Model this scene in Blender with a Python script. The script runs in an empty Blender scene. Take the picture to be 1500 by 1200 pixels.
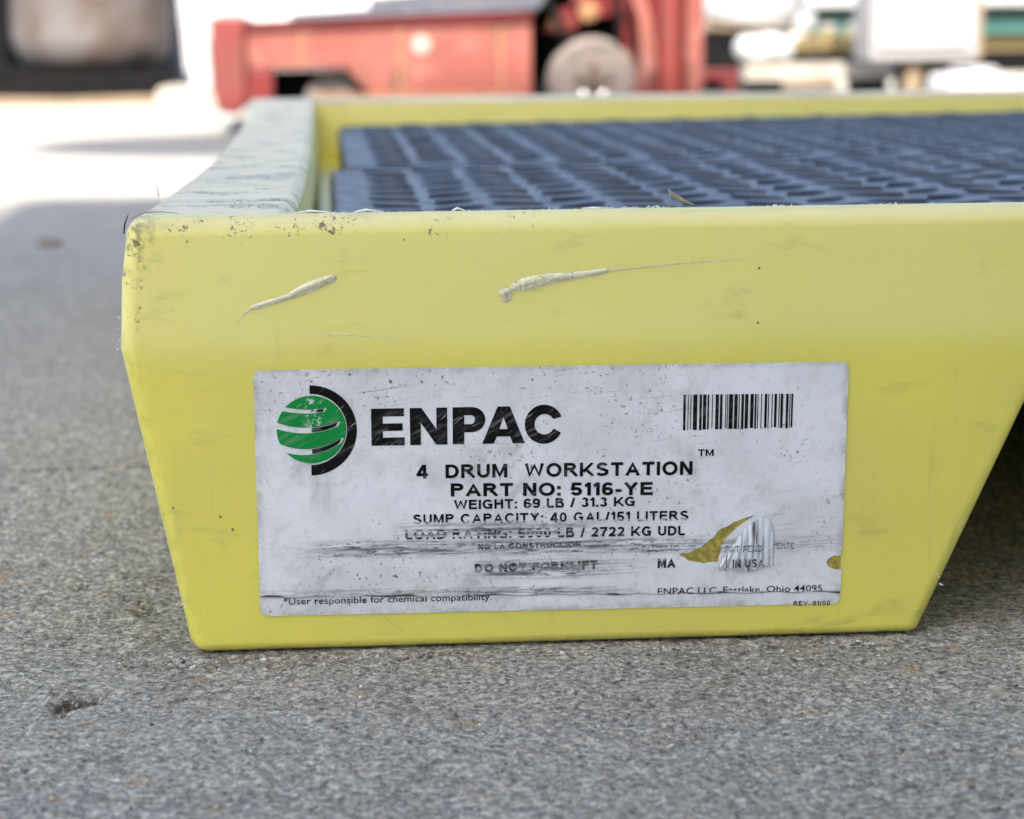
import bpy, bmesh, math, random
import numpy as np
from mathutils import Vector, Matrix
random.seed(7)
rng = np.random.default_rng(11)
S = bpy.context.scene
C = S.collection
PI = math.pi

# ------------------------------------------------------------------ camera
PITCH, YAW, ROLL = 0.1799, 0.0636, -0.0102
fw = Vector((math.sin(YAW)*math.cos(PITCH), math.cos(YAW)*math.cos(PITCH), -math.sin(PITCH)))
rt = Vector((math.cos(YAW), -math.sin(YAW), 0))
up = rt.cross(fw)
r2 = rt*math.cos(ROLL) + up*math.sin(ROLL)
u2 = -rt*math.sin(ROLL) + up*math.cos(ROLL)
cam_d = bpy.data.cameras.new('camera')
cam = bpy.data.objects.new('camera', cam_d)
C.objects.link(cam)
M = Matrix((r2, u2, -fw)).transposed().to_4x4()
M.translation = Vector((0.0725, -0.771, 0.2331))
cam.matrix_world = M
cam_d.sensor_fit = 'HORIZONTAL'
cam_d.sensor_width = 36
cam_d.lens = 3117.2/1500*36
cam_d.shift_x = (750-681.7)/1500
cam_d.clip_start = 0.02
cam_d.clip_end = 600
cam_d.dof.use_dof = True
cam_d.dof.focus_distance = 0.79
cam_d.dof.aperture_fstop = 11.0
cam_d.dof.aperture_blades = 0
S.camera = cam

# ------------------------------------------------------------------ light
SUN_EL, SUN_AZ = math.radians(48), math.radians(7)     # azimuth of travel, from +Y to +X
w = bpy.data.worlds.new('World')
S.world = w
w.use_nodes = True
nt = w.node_tree
sky = nt.nodes.new('ShaderNodeTexSky')
sky.sky_type = 'NISHITA'
sky.sun_disc = False
sky.sun_elevation = SUN_EL
sky.sun_rotation = PI + SUN_AZ
sky.air_density = 0.8
sky.dust_density = 2.5
sky.ozone_density = 0.6
nt.links.new(sky.outputs[0], nt.nodes['Background'].inputs[0])
nt.nodes['Background'].inputs[1].default_value = 0.15
sd = bpy.data.lights.new('sun', 'SUN')
sd.energy = 4.2
sd.angle = math.radians(0.55)
sd.color = (1, 0.95, 0.87)
sun = bpy.data.objects.new('sun', sd)
C.objects.link(sun)
Ld = Vector((math.sin(SUN_AZ)*math.cos(SUN_EL), math.cos(SUN_AZ)*math.cos(SUN_EL), -math.sin(SUN_EL)))
sun.rotation_euler = Ld.to_track_quat('-Z', 'Y').to_euler()
sun.location = (0, -8, 12)
S.view_settings.view_transform = 'Standard'
S.view_settings.look = 'None'
S.view_settings.gamma = 1
S.view_settings.exposure = 1.80
S.view_settings.use_curve_mapping = False
S.cycles.max_bounces = 8
S.cycles.use_denoising = True
S.cycles.denoising_prefilter = 'ACCURATE'

# ------------------------------------------------------------------ helpers
def tag(o, label, cat, group=None):
    o['label'] = label
    o['category'] = cat
    if group: o['group'] = group
    return o

def thing(name, label, cat, loc=(0, 0, 0), rot=(0, 0, 0), group=None):
    o = bpy.data.objects.new(name, None)
    o.empty_display_size = 0.05
    C.objects.link(o)
    o.location = loc
    o.rotation_euler = rot
    return tag(o, label, cat, group)

def link(name, me, mat, parent=None):
    o = bpy.data.objects.new(name, me)
    C.objects.link(o)
    if mat is not None:
        me.materials.clear(); me.materials.append(mat)
    if parent: o.parent = parent
    return o

def smooth(me, deg=35):
    me.polygons.foreach_set('use_smooth', [True]*len(me.polygons))
    me.set_sharp_from_angle(angle=math.radians(deg))

class MB:
    """collects simple shapes into one mesh"""
    def __init__(s): s.bm = bmesh.new()
    def box(s, x0, x1, y0, y1, z0, z1, rot=None, piv=None):
        vs = [s.bm.verts.new((x, y, z)) for z in (z0, z1) for y in (y0, y1) for x in (x0, x1)]
        for f in ((0,2,3,1),(4,5,7,6),(0,1,5,4),(2,6,7,3),(0,4,6,2),(1,3,7,5)):
            s.bm.faces.new([vs[i] for i in f])
        if rot is not None:
            bmesh.ops.rotate(s.bm, verts=vs, cent=piv or ((x0+x1)/2, (y0+y1)/2, (z0+z1)/2), matrix=rot)
        return vs
    def prism(s, pts, a0, a1, axis='y'):
        """outline pts extruded along an axis"""
        def P(p, a):
            return {'y': (p[0], a, p[1]), 'z': (p[0], p[1], a), 'x': (a, p[0], p[1])}[axis]
        A = [s.bm.verts.new(P(p, a0)) for p in pts]
        B = [s.bm.verts.new(P(p, a1)) for p in pts]
        n = len(pts)
        s.bm.faces.new(A); s.bm.faces.new(B[::-1])
        for i in range(n):
            s.bm.faces.new((A[i], B[i], B[(i+1) % n], A[(i+1) % n]))
        return A+B
    def lathe(s, prof, c=(0, 0, 0), axis='z', n=28):
        rings = []
        for r, h in prof:
            ring = []
            for i in range(n):
                a = 2*PI*i/n
                p = (r*math.cos(a), r*math.sin(a), h)
                if axis == 'y': p = (p[0], p[2], p[1])
                if axis == 'x': p = (p[2], p[0], p[1])
                ring.append(s.bm.verts.new((p[0]+c[0], p[1]+c[1], p[2]+c[2])))
            rings.append(ring)
        for a, b in zip(rings, rings[1:]):
            for i in range(n):
                s.bm.faces.new((a[i], a[(i+1) % n], b[(i+1) % n], b[i]))
        s.bm.faces.new(rings[0][::-1]); s.bm.faces.new(rings[-1])
    def tube(s, pts, r, n=10):
        pts = [Vector(p) for p in pts]
        rr = r if isinstance(r, (list, tuple)) else [r]*len(pts)
        rings = []
        for i, p in enumerate(pts):
            t = (pts[min(i+1, len(pts)-1)]-pts[max(i-1, 0)]).normalized()
            a = t.orthogonal().normalized() if abs(t.z) > .9 else t.cross(Vector((0, 0, 1))).normalized()
            b = t.cross(a)
            rings.append([s.bm.verts.new(p+(a*math.cos(2*PI*k/n)+b*math.sin(2*PI*k/n))*rr[i]) for k in range(n)])
        for a, b in zip(rings, rings[1:]):
            for k in range(n):
                s.bm.faces.new((a[k], a[(k+1) % n], b[(k+1) % n], b[k]))
        s.bm.faces.new(rings[0][::-1]); s.bm.faces.new(rings[-1])
    def mesh(s, name, sm=40):
        bmesh.ops.recalc_face_normals(s.bm, faces=s.bm.faces)
        me = bpy.data.meshes.new(name)
        s.bm.to_mesh(me); s.bm.free()
        if sm: smooth(me, sm)
        return me
    def build(s, name, mat, parent=None, bev=0, seg=2, sm=40):
        o = link(name, s.mesh(name, sm), mat, parent)
        if bev:
            m = o.modifiers.new('bevel', 'BEVEL')
            m.width = bev; m.segments = seg; m.limit_method = 'ANGLE'; m.angle_limit = math.radians(40)
            m.harden_normals = True
        return o

# ------------------------------------------------------------------ materials
class N:
    """thin wrapper for writing node materials as expressions"""
    def __init__(s, name):
        s.m = bpy.data.materials.new(name)
        s.m.use_nodes = True
        s.t = s.m.node_tree
        s.b = s.t.nodes['Principled BSDF']
        s.co = s.t.nodes.new('ShaderNodeTexCoord').outputs['Object']
    def put(s, sock, v):
        if isinstance(v, bpy.types.NodeSocket): s.t.links.new(v, sock)
        elif isinstance(v, tuple) and sock.type == 'RGBA': sock.default_value = (*v[:3], 1)
        else: sock.default_value = v
    def math(s, op, a, b=0.0, c=0.0, clamp=False):
        n = s.t.nodes.new('ShaderNodeMath'); n.operation = op; n.use_clamp = clamp
        for i, v in enumerate((a, b, c)): s.put(n.inputs[i], v)
        return n.outputs[0]
    def scale(s, v, sc, off=(0, 0, 0)):
        n = s.t.nodes.new('ShaderNodeMapping')
        s.put(n.inputs[0], v); n.inputs['Scale'].default_value = sc; n.inputs['Location'].default_value = off
        return n.outputs[0]
    def rotz(s, v, rot, sc=(1, 1, 1)):
        n = s.t.nodes.new('ShaderNodeMapping')
        s.put(n.inputs[0], v); n.inputs['Rotation'].default_value = rot
        return s.scale(n.outputs[0], sc)
    def noise(s, scale, detail=4, rough=.55, vec=None, dist=0):
        n = s.t.nodes.new('ShaderNodeTexNoise')
        s.put(n.inputs['Vector'], vec or s.co)
        n.inputs['Scale'].default_value = scale; n.inputs['Detail'].default_value = detail
        n.inputs['Roughness'].default_value = rough; n.inputs['Distortion'].default_value = dist
        return n.outputs[0]
    def voro(s, scale, vec=None, feature='F1', out='Color', rand=1):
        n = s.t.nodes.new('ShaderNodeTexVoronoi'); n.feature = feature
        s.put(n.inputs['Vector'], vec or s.co); n.inputs['Scale'].default_value = scale
        n.inputs['Randomness'].default_value = rand
        return n.outputs[out]
    def step(s, v, a, b, to=(0, 1)):
        n = s.t.nodes.new('ShaderNodeMapRange'); n.interpolation_type = 'SMOOTHSTEP'
        s.put(n.inputs[0], v)
        for i, q in enumerate((a, b, to[0], to[1])): n.inputs[i+1].default_value = q
        return n.outputs[0]
    def mix(s, f, a, b, mode='MIX'):
        n = s.t.nodes.new('ShaderNodeMix'); n.data_type = 'RGBA'; n.blend_type = mode
        s.put(n.inputs[0], f); s.put(n.inputs[6], a); s.put(n.inputs[7], b)
        return n.outputs[2]
    def xyz(s, v=None):
        n = s.t.nodes.new('ShaderNodeSeparateXYZ'); s.put(n.inputs[0], v or s.co)
        return n.outputs
    def normal(s):
        return s.xyz(s.t.nodes.new('ShaderNodeNewGeometry').outputs['Normal'])
    def ramp(s, v, stops):
        n = s.t.nodes.new('ShaderNodeValToRGB'); s.put(n.inputs[0], v)
        e = n.color_ramp.elements
        while len(e) > 1: e.remove(e[-1])
        e[0].position = stops[0][0]; e[0].color = (*stops[0][1], 1)
        for p, c in stops[1:]:
            k = e.new(p); k.color = (*c, 1)
        return n.outputs[0]
    def bump(s, h, dist, strength=1.0, prev=None):
        n = s.t.nodes.new('ShaderNodeBump')
        s.put(n.inputs['Height'], h); n.inputs['Distance'].default_value = dist
        n.inputs['Strength'].default_value = strength
        if prev is not None: s.t.links.new(prev, n.inputs['Normal'])
        return n.outputs[0]
    def out(s, col=None, rough=None, normal=None, metal=None, spec=None):
        if col is not None: s.put(s.b.inputs['Base Color'], col)
        if rough is not None: s.put(s.b.inputs['Roughness'], rough)
        if normal is not None: s.t.links.new(normal, s.b.inputs['Normal'])
        if metal is not None: s.put(s.b.inputs['Metallic'], metal)
        if spec is not None: s.put(s.b.inputs['Specular IOR Level'], spec)
        return s.m

def paint(name, col, col2=None, rough=.5, sc=20, amt=.5, metal=0.0, bump=.0003):
    n = N(name)
    f = n.step(n.noise(sc, 6, .6), .42, .66, (0, amt))
    c2 = col2 or tuple(v*.7 for v in col)
    return n.out(n.mix(f, col, c2), rough, n.bump(n.noise(sc*6, 4), bump, .5), metal)

# yellow moulded polyethylene
n = N('yellow_polyethylene')
X, Y, Z = n.xyz()
nrm = n.normal()
big = n.noise(9, 3, .5)
base = n.mix(n.step(big, .35, .65), (.75, .672, .112), (.69, .615, .125))
# upper band above the moulding seam paler, its brighter skylight painted in
skylit_band = n.math('MULTIPLY', n.step(Z, .106, .124), n.step(n.noise(16, 4), .2, .8, (.55, .95)))
base = n.mix(skylit_band, base, (.745, .685, .235))
# scuffed top surfaces, with a pale sky reflection painted into the colour
topm = n.math('MULTIPLY', n.step(nrm[2], .03, .75), n.step(Z, .150, .160))
strk = n.mix(.5, n.noise(1, 6, .65, n.scale(n.co, (3, 90, 20))), n.noise(1, 6, .7, n.scale(n.co, (8, 260, 60))))
strk = n.math('ADD', n.xyz(strk)[0], 0.0)
scuff_sheen = n.mix(n.step(strk, .40, .62), (.66, .575, .41), (.46, .40, .28))
scuff_sheen = n.mix(n.step(n.noise(14, 4), .35, .7, (0, .45)), scuff_sheen, (.68, .62, .38))
lipf = n.step(Y, .004, .022, (.42, .88))
base = n.mix(n.math('MULTIPLY', topm, lipf), base, scuff_sheen)
# soft grimy bruises on the front
br = n.math('MULTIPLY', n.step(n.noise(1, 5, .6, n.scale(n.co, (30, 30, 75), (4, 2, 1))), .58, .76), .38)
base = n.mix(br, base, (.34, .29, .13))
# grey rub marks
rub = n.math('MULTIPLY', n.step(n.noise(1, 6, .7, n.rotz(n.co, (0, .25, 0), (26, 26, 420))), .64, .76), n.step(n.noise(12, 3, .5), .5, .68, (0, .5)))
base = n.mix(rub, base, (.30, .27, .17))
fs = n.math('MULTIPLY', n.step(n.noise(1, 5, .7, n.rotz(n.co, (0, .45, 0), (18, 18, 900))), .60, .70), n.step(n.noise(21, 4, .55), .46, .66, (0, .5)))
base = n.mix(fs, base, (.80, .77, .50))
fs = n.math('MULTIPLY', n.step(n.noise(1, 5, .7, n.rotz(n.co, (0, -.7, 0), (26, 26, 1100))), .61, .70), n.step(n.noise(16, 4, .55, n.scale(n.co, (1, 1, 1), (3, 3, 3))), .48, .66, (0, .45)))
base = n.mix(fs, base, (.38, .33, .16))
runs = n.math('MULTIPLY', n.step(n.noise(1, 5, .65, n.scale(n.co, (120, 60, 9))), .56, .74), n.step(n.noise(11, 3, .5), .45, .65, (0, .30)))
base = n.mix(runs, base, (.40, .34, .14))
# black specks: heavy along the top edge and the outer corner, sparse elsewhere
sp = n.noise(480, 6, .72, None, .8)
sp2 = n.noise(170, 6, .7, None, 1.2)
clump = n.noise(38, 3, .6)
edge = n.math('MULTIPLY', n.step(Z, .148, .160), n.step(X, .30, .05, (.25, 1)))
corner = n.math('MULTIPLY', n.step(X, .026, .002, (0, 1.12)), n.step(Z, .10, .158, (.55, 1)))
edge = n.math('MAXIMUM', edge, corner)
foot = n.math('MULTIPLY', n.step(Z, .012, .0), .5)
thr = n.math('SUBTRACT', .82, n.math('MULTIPLY', n.math('MAXIMUM', edge, foot), n.step(clump, .38, .64, (.13, .30))))
spk = n.math('GREATER_THAN', sp, thr)
thr2 = n.math('SUBTRACT', .92, n.math('MULTIPLY', edge, n.step(clump, .42, .62, (.15, .355))))
spk = n.math('MAXIMUM', spk, n.step(n.math('SUBTRACT', sp2, thr2), 0, .02))
dotc = n.voro(230, None, 'F1', 'Distance')
dsel = n.xyz(n.voro(230, None, 'F1', 'Color'))
spk = n.math('MAXIMUM', spk, n.math('MULTIPLY', n.math('LESS_THAN', dotc, n.math('MULTIPLY', dsel[1], .13)), n.math('GREATER_THAN', dsel[0], .955)))
base = n.mix(n.math('MULTIPLY', spk, .85), base, (.055, .045, .028))
# brown grime film: the outer corner, the foot and the lower left edge
gl = n.math('MAXIMUM', n.math('MULTIPLY', n.step(X, .017, .000), n.step(Z, .135, .162, (.06, 1))), n.math('MAXIMUM', n.step(Z, .004, -.001, (0, .7)), n.step(n.math('ADD', X, n.math('MULTIPLY', Z, .18)), .026, .018, (0, .22))))
gm = n.math('MULTIPLY', gl, n.step(n.noise(190, 6, .75), .44, .62, (0, .85)))
base = n.mix(gm, base, (.13, .105, .045))
hb = n.bump(n.noise(45, 3, .5), .0012, .35)
hb = n.bump(n.noise(900, 2, .5), .0001, .35, hb)
hb = n.bump(n.math('MULTIPLY', strk, topm), .0016, .55, hb)
n.b.inputs['Subsurface Weight'].default_value = .30
n.b.inputs['Subsurface Radius'].default_value = (1, .8, .2)
n.b.inputs['Subsurface Scale'].default_value = .009
n.b.inputs['IOR'].default_value = 1.5
YEL = n.out(base, n.math('ADD', n.step(n.noise(60, 4), .3, .7, (.34, .46)), n.math('MULTIPLY', topm, .20)), hb)

n = N('shaved_plastic')
SHAVE = n.out(n.mix(n.step(n.noise(620, 5, .7), .61, .68), n.mix(n.step(n.noise(1, 5, .6, n.rotz(n.co, (0, .35, 0), (90, 1, 900))), .40, .62), (.76, .72, .47), (.56, .52, .33)), (.16, .13, .08)), .55, n.bump(n.noise(900, 4), .0004, 1.0))
n = N('white_shavings')
BURR = n.out(n.mix(n.step(n.noise(500, 3), .4, .7), (.78, .78, .70), (.6, .58, .42)), .5)

# label sheet: off-white vinyl with black scuffs
def band(n, z, c, wd):
    return n.math('MULTIPLY', n.step(z, c-wd, c-wd*.3), n.step(z, c+wd, c+wd*.3))
def wearmask(n):
    """dark streaks rubbed along the label"""
    X, Y, Z = n.xyz()
    Zs = n.math('ADD', Z, n.math('MULTIPLY', X, .012))
    st = n.noise(1, 7, .68, n.scale(n.co, (34, 1, 900)))
    st2 = n.noise(1, 6, .72, n.scale(n.co, (170, 1, 1000), (3, 0, 5)))
    lo = n.noise(22, 4, .6)
    m = n.math('MULTIPLY', band(n, Zs, .0405, .0045), n.step(X, .045, .085))
    m = n.math('MULTIPLY', m, n.step(X, .255, .15, (.45, 1)))
    m2 = n.math('MULTIPLY', band(n, Zs, .0475, .0040), n.math('MULTIPLY', n.step(X, .090, .110), n.step(X, .185, .14)))
    m3 = n.math('MULTIPLY', band(n, Zs, .0318, .0050), n.math('MULTIPLY', n.step(X, .12, .135), n.step(X, .20, .16)))
    m4 = n.math('MULTIPLY', n.math('MULTIPLY', band(n, Zs, .0232, .0022), n.step(X, .07, .13, (.4, .8))), n.step(X, .195, .175))
    reg = n.math('MAXIMUM', n.math('MAXIMUM', m, m2), n.math('MAXIMUM', m3, m4))
    reg = n.math('MULTIPLY', reg, n.step(lo, .30, .6, (.45, 1)))
    return reg, st, st2, lo, X, Zs
n = N('label_vinyl')
reg, st, st2, lo, X, Zs = wearmask(n)
c = n.mix(n.step(n.noise(26, 5, .6), .35, .7), (.745, .745, .74), (.60, .60, .59))
c = n.mix(n.step(n.noise(300, 4, .7), .5, .8, (0, .35)), c, (.36, .36, .36))
grey = n.math('MULTIPLY', reg, n.step(st, .40, .62))
c = n.mix(n.math('MULTIPLY', grey, .95), c, (.075, .075, .075))
c = n.mix(n.math('MULTIPLY', n.math('MULTIPLY', reg, n.step(st2, .50, .60)), .95), c, (.04, .04, .04))
# slanting scratches, in patches
for rot, sc, off, tA, tB in (((0, .55, 0), (40, 1, 900), 7, .57, .68), ((0, -1.05, 0), (60, 1, 700), 3, .58, .68), ((0, .12, 0), (30, 1, 800), 11, .57, .67)):
    s1 = n.noise(1, 6, .68, n.rotz(n.scale(n.co, (1, 1, 1), (off, 0, off)), rot, sc))
    pm = n.step(n.noise(15, 4, .55, n.scale(n.co, (1, 1, 1), (off*3, 1, 2))), .50, .66)
    c = n.mix(n.math('MULTIPLY', n.math('MULTIPLY', n.step(s1, tA, tB), pm), .7), c, (.12, .12, .12))
ls = n.math('MULTIPLY', n.step(n.noise(700, 3, .6, None, .5), .62, .67), n.step(n.noise(24, 3), .42, .62))
c = n.mix(n.math('MULTIPLY', ls, .9), c, (.06, .06, .06))
Xl, Yl, Zl = n.xyz()
# tan drip below the mark, grubby border, smudged patches
drip = n.math('MULTIPLY', n.math('MULTIPLY', band(n, Xl, .0685, .0060), n.step(Zl, .072, .066)), n.step(Zl, .048, .066))
c = n.mix(n.math('MULTIPLY', drip, n.step(n.noise(1, 5, .7, n.scale(n.co, (260, 1, 40))), .3, .65, (.10, .6))), c, (.33, .30, .25))
smg = n.math('MULTIPLY', n.step(n.noise(1, 6, .72, n.rotz(n.co, (0, .9, 0), (60, 1, 120))), .48, .70), n.step(n.noise(19, 3, .5, n.scale(n.co, (1, 1, 1), (4, 4, 4))), .44, .60))
c = n.mix(n.math('MULTIPLY', smg, .45), c, (.27, .265, .25))
ed = n.math('MAXIMUM', n.math('MAXIMUM', n.step(Xl, .0475, .0440), n.step(Xl, .2615, .2650)), n.math('MAXIMUM', n.step(Zl, .1050, .1088), n.step(Zl, .0175, .0130)))
c = n.mix(n.math('MULTIPLY', ed, n.step(n.noise(120, 6, .7), .38, .64, (.05, .6))), c, (.24, .225, .18))
brn = n.step(n.noise(32, 4, .6, n.scale(n.co, (1, 1, 1), (9, 9, 9))), .56, .72, (0, .40))
c = n.mix(brn, c, (.38, .35, .29))
VINYL = n.out(c, n.step(lo, .3, .7, (.36, .52)), n.bump(st, .0003, .4, n.bump(n.noise(60, 3), .0008, .4)))

def ink(name, col, wear):
    n = N(name)
    reg, st, st2, lo, X, Zs = wearmask(n)
    Z_ = n.xyz()[2]
    s1 = n.noise(1, 6, .7, n.rotz(n.co, (0, .7, 0), (70, 1, 800)))
    f1 = n.math('MULTIPLY', n.step(s1, .60, .68), n.step(n.noise(40, 3), .42, .62))
    # whole strips of print rubbed off, between 35 and 51 mm up
    ld = n.math('MULTIPLY', n.math('MAXIMUM', band(n, Zs, .0452, .0005), band(n, Zs, .0470, .0004)), n.step(X, .168, .155))
    strip = n.math('MAXIMUM', band(n, Zs, .0502, .0010), n.math('MAXIMUM', ld, band(n, Zs, .0392, .0007)))
    er = n.math('MULTIPLY', n.math('MAXIMUM', strip, n.math('MULTIPLY', reg, .40)), n.step(n.noise(1, 6, .7, n.scale(n.co, (140, 1, 1100), (1, 0, 9))), .44, .52))
    low = n.math('MULTIPLY', n.step(Zs, .040, .037), n.step(n.noise(330, 4, .7), .52, .62, (0, .6)))
    low = n.math('MULTIPLY', low, n.step(Zs, .0245, .0265))
    rubp = n.math('MULTIPLY', n.math('MULTIPLY', band(n, X, .0655, .0042), n.math('MULTIPLY', n.step(Z_, .0855, .0880), n.step(Z_, .0990, .0965))), n.step(n.noise(560, 4, .7), .50, .56))
    f1 = n.math('MAXIMUM', f1, rubp)
    gone = n.math('MAXIMUM', n.math('MULTIPLY', f1, wear), n.math('MULTIPLY', n.math('MAXIMUM', er, low), wear), clamp=True)
    c = n.mix(gone, col, (.60, .61, .62))
    haze = n.math('MULTIPLY', n.step(n.noise(1, 6, .7, n.rotz(n.co, (0, .5, 0), (60, 1, 420))), .48, .64), n.step(n.noise(45, 3), .42, .62, (0, .42)))
    c = n.mix(haze, c, (.33, .32, .31))
    return n.out(c, .5, spec=.10)
INK = ink('black_print', (.006, .0055, .0055), .9)
GREEN = ink('green_print', (.006, .225, .040), .9)
n = N('tear_white')
TEAR = n.out(n.mix(n.step(n.noise(1, 5, .6, n.scale(n.co, (1100, 1, 60))), .52, .62), (.66, .675, .69), (.10, .10, .10)), .45)

# black grating plastic
n = N('black_grate_plastic')
GRATE = n.out(n.mix(n.step(n.noise(40, 5, .6), .35, .7), (.006, .0075, .011), (.018, .021, .028)),
              n.step(n.noise(70, 4), .3, .7, (.40, .54)), n.bump(n.noise(420, 4), .0005, .7), spec=.44)

# exposed-aggregate concrete
n = N('worn_concrete')
warp = n.mix(.0012, n.co, n.noise(160, 3), 'ADD')
v1 = n.voro(360, warp); v2 = n.voro(900, warp)
g1 = n.xyz(v1); g2 = n.xyz(v2)
c1 = n.ramp(g1[0], [(0, (.07, .066, .06)), (.22, (.20, .19, .175)), (.5, (.33, .315, .29)), (.78, (.42, .405, .38)), (.92, (.60, .59, .56)), (1, (.78, .77, .74))])
c2 = n.ramp(g2[1], [(0, (.12, .115, .105)), (.5, (.34, .33, .305)), (1, (.56, .545, .52))])
c = n.mix(.5, c1, c2)
c = n.mix(n.math('MULTIPLY', n.math('GREATER_THAN', g1[2], .955), .45), c, (.36, .25, .14))
c = n.mix(n.math('MULTIPLY', n.math('GREATER_THAN', g1[1], .97), .40), c, (.24, .28, .34))
vb = n.xyz(n.voro(85, warp)); vbd = n.voro(85, warp, 'F1', 'Distance')
c = n.mix(n.math('MULTIPLY', n.math('MULTIPLY', n.math('GREATER_THAN', vb[0], .86), n.step(vbd, .42, .34)), .75), c,
          n.ramp(vb[1], [(0, (.40, .27, .15)), (.4, (.44, .38, .30)), (.7, (.30, .30, .30)), (1, (.50, .49, .47))]))
mot = n.noise(7, 6, .62)
c = n.mix(n.step(mot, .38, .70, (0, .40)), c, (.24, .22, .195))
c = n.mix(n.step(n.noise(2.2, 5, .6), .42, .68, (0, .35)), c, (.36, .355, .345))
c = n.mix(n.step(n.noise(60, 5, .7), .58, .78, (0, .6)), c, (.12, .11, .10))
# dirt along the joint, patchy brown tone around the tray's foot
X, Y, Z = n.xyz()
jd = n.math('ABSOLUTE', n.math('SUBTRACT', n.math('SUBTRACT', Y, .365), n.math('MULTIPLY', X, .09)))
c = n.mix(n.math('MULTIPLY', n.step(jd, .008, .001), n.step(n.noise(40, 4), .38, .62, (.32, .80))), c, (.07, .062, .05))
dd = n.math('ABSOLUTE', n.math('SUBTRACT', X, .02))
c = n.mix(n.math('MULTIPLY', n.math('MULTIPLY', n.step(dd, .085, .0), n.math('MULTIPLY', n.step(Y, -.03, .02), n.step(Y, .30, .08))), n.step(n.noise(55, 5, .65), .40, .62, (.05, .55))), c, (.105, .078, .045))
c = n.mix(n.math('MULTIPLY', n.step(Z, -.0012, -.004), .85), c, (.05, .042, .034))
h = n.math('ADD', n.math('MULTIPLY', n.voro(360, warp, 'F1', 'Distance'), -.6), n.math('MULTIPLY', n.noise(260, 7, .78), 2.6))
bmp = n.bump(h, .0026, 1.0)
bmp = n.bump(n.noise(1700, 3, .6), .0003, .6, bmp)
pep = n.noise(430, 8, .82)
c = n.mix(n.step(pep, .40, .49, (.85, 0)), c, (.05, .046, .040))
c = n.mix(n.step(pep, .53, .61, (0, .80)), c, (.74, .715, .66))
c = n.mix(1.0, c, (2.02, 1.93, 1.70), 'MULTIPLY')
c = n.mix(n.step(n.math('SUBTRACT', Y, n.math('MULTIPLY', X, .09)), .25, 1.25), c, n.mix(1.0, c, (.70, .72, .76), 'MULTIPLY'))  # ground farther back darkened and cooled, deeper shade painted into its colour
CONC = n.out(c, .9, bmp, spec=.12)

RED = paint('faded_red_paint', (.155, .024, .018), (.12, .036, .026), .45, 9, .8)
REDD = paint('deep_red_paint', (.13, .010, .009), (.08, .014, .010), .42, 9, .6)
n = N('pale_red_paint')  # paler red for the side panel, mudguard and one upright
c = n.mix(n.step(n.noise(5, 4, .6), .38, .64), (.235, .070, .050), (.185, .042, .030))
c = n.mix(n.step(n.noise(1, 5, .65, n.scale(n.co, (14, 14, 5))), .52, .66, (0, .8)), c, (.085, .034, .020))
c = n.mix(n.step(n.noise(9, 5, .6, n.scale(n.co, (1, 1, 1), (5, 0, 2))), .58, .70, (0, .7)), c, (.29, .14, .115))
PINK = n.out(c, .55)
RUST = paint('rust', (.30, .14, .06), (.18, .09, .05), .8, 30, .8)
DARK = paint('near_black', (.003, .003, .0033), (.009, .007, .006), .8, 30, .5)  # one near-black tone shared by the dark parts
DARK.node_tree.nodes['Principled BSDF'].inputs['Specular IOR Level'].default_value = .12
TYRE = paint('dusty_tyre_rubber', (.17, .14, .12), (.12, .10, .088), .85, 30, .7)
HUB = paint('tan_wheel_disc', (.075, .047, .030), (.055, .036, .024), .6, 25, .8)
CHROME = paint('bright_steel', (.75, .74, .72), None, .3, 20, .2, 1.0)
DECK = paint('grey_deck_steel', (.07, .07, .088), (.115, .11, .125), .5, 14, .6)
CABG = paint('pale_grey_enamel', (.25, .24, .235), (.22, .205, .20), .5, 8, .5)
WHITE = paint('white_enamel', (.42, .42, .415), (.36, .35, .34), .5, 8, .5)
GREYM = paint('grey_steel', (.36, .36, .37), (.30, .29, .28), .5, 10, .6)
DRUM = paint('dirty_drum_plastic', (.125, .11, .106), (.07, .044, .03), .6, 4, .9)
TEAL = paint('teal_enamel', (.022, .085, .075), (.03, .105, .092), .5, 7, .6)
TIMB = paint('weathered_timber', (.20, .145, .09), (.13, .085, .045), .8, 18, .7)
PTIMB = paint('white_painted_timber', (.30, .27, .23), (.23, .185, .14), .7, 12, .6)
BRASS = paint('yellow_plastic', (.16, .12, .045), (.11, .08, .03), .4, 25, .5)
WALLM = paint('grey_cladding', (.60, .60, .58), (.54, .53, .50), .6, 2, .5)
BLUEG = paint('blue_grey_plastic', (.06, .072, .105), (.05, .058, .085), .5, 10, .6)
STONE = paint('dark_stone', (.16, .12, .105), (.22, .18, .15), .8, 200, .6)
STRAW = paint('dry_straw', (.34, .28, .19), (.2, .16, .11), .8, 300, .7)

# ------------------------------------------------------------------ ground (one sheet, dense by the tray)
def axis(a, b, stp, lo, hi, g=1.13):
    core = list(np.arange(a, b, stp))
    l, r, d = [], [], stp
    p = core[-1]
    while p < hi: d *= g; p += d; r.append(p)
    d = stp; p = core[0]
    while p > lo: d *= g; p -= d; l.append(p)
    return np.array(l[::-1]+core+r)
def vnoise(x, y, seed):
    xi, yi = np.floor(x).astype(np.int64), np.floor(y).astype(np.int64)
    fx, fy = x-xi, y-yi
    fx = fx*fx*(3-2*fx); fy = fy*fy*(3-2*fy)
    def h(i, j):
        k = (i*374761393 + j*668265263 + seed*974711) & 0x7fffffff
        k = ((k ^ (k >> 13))*1274126177) & 0x7fffffff
        return ((k ^ (k >> 16)) & 0xffff)/65535.0
    return (h(xi, yi)*(1-fx)+h(xi+1, yi)*fx)*(1-fy)+(h(xi, yi+1)*(1-fx)+h(xi+1, yi+1)*fx)*fy
gx = axis(-.30, .42, .0014, -150, 150)
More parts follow.
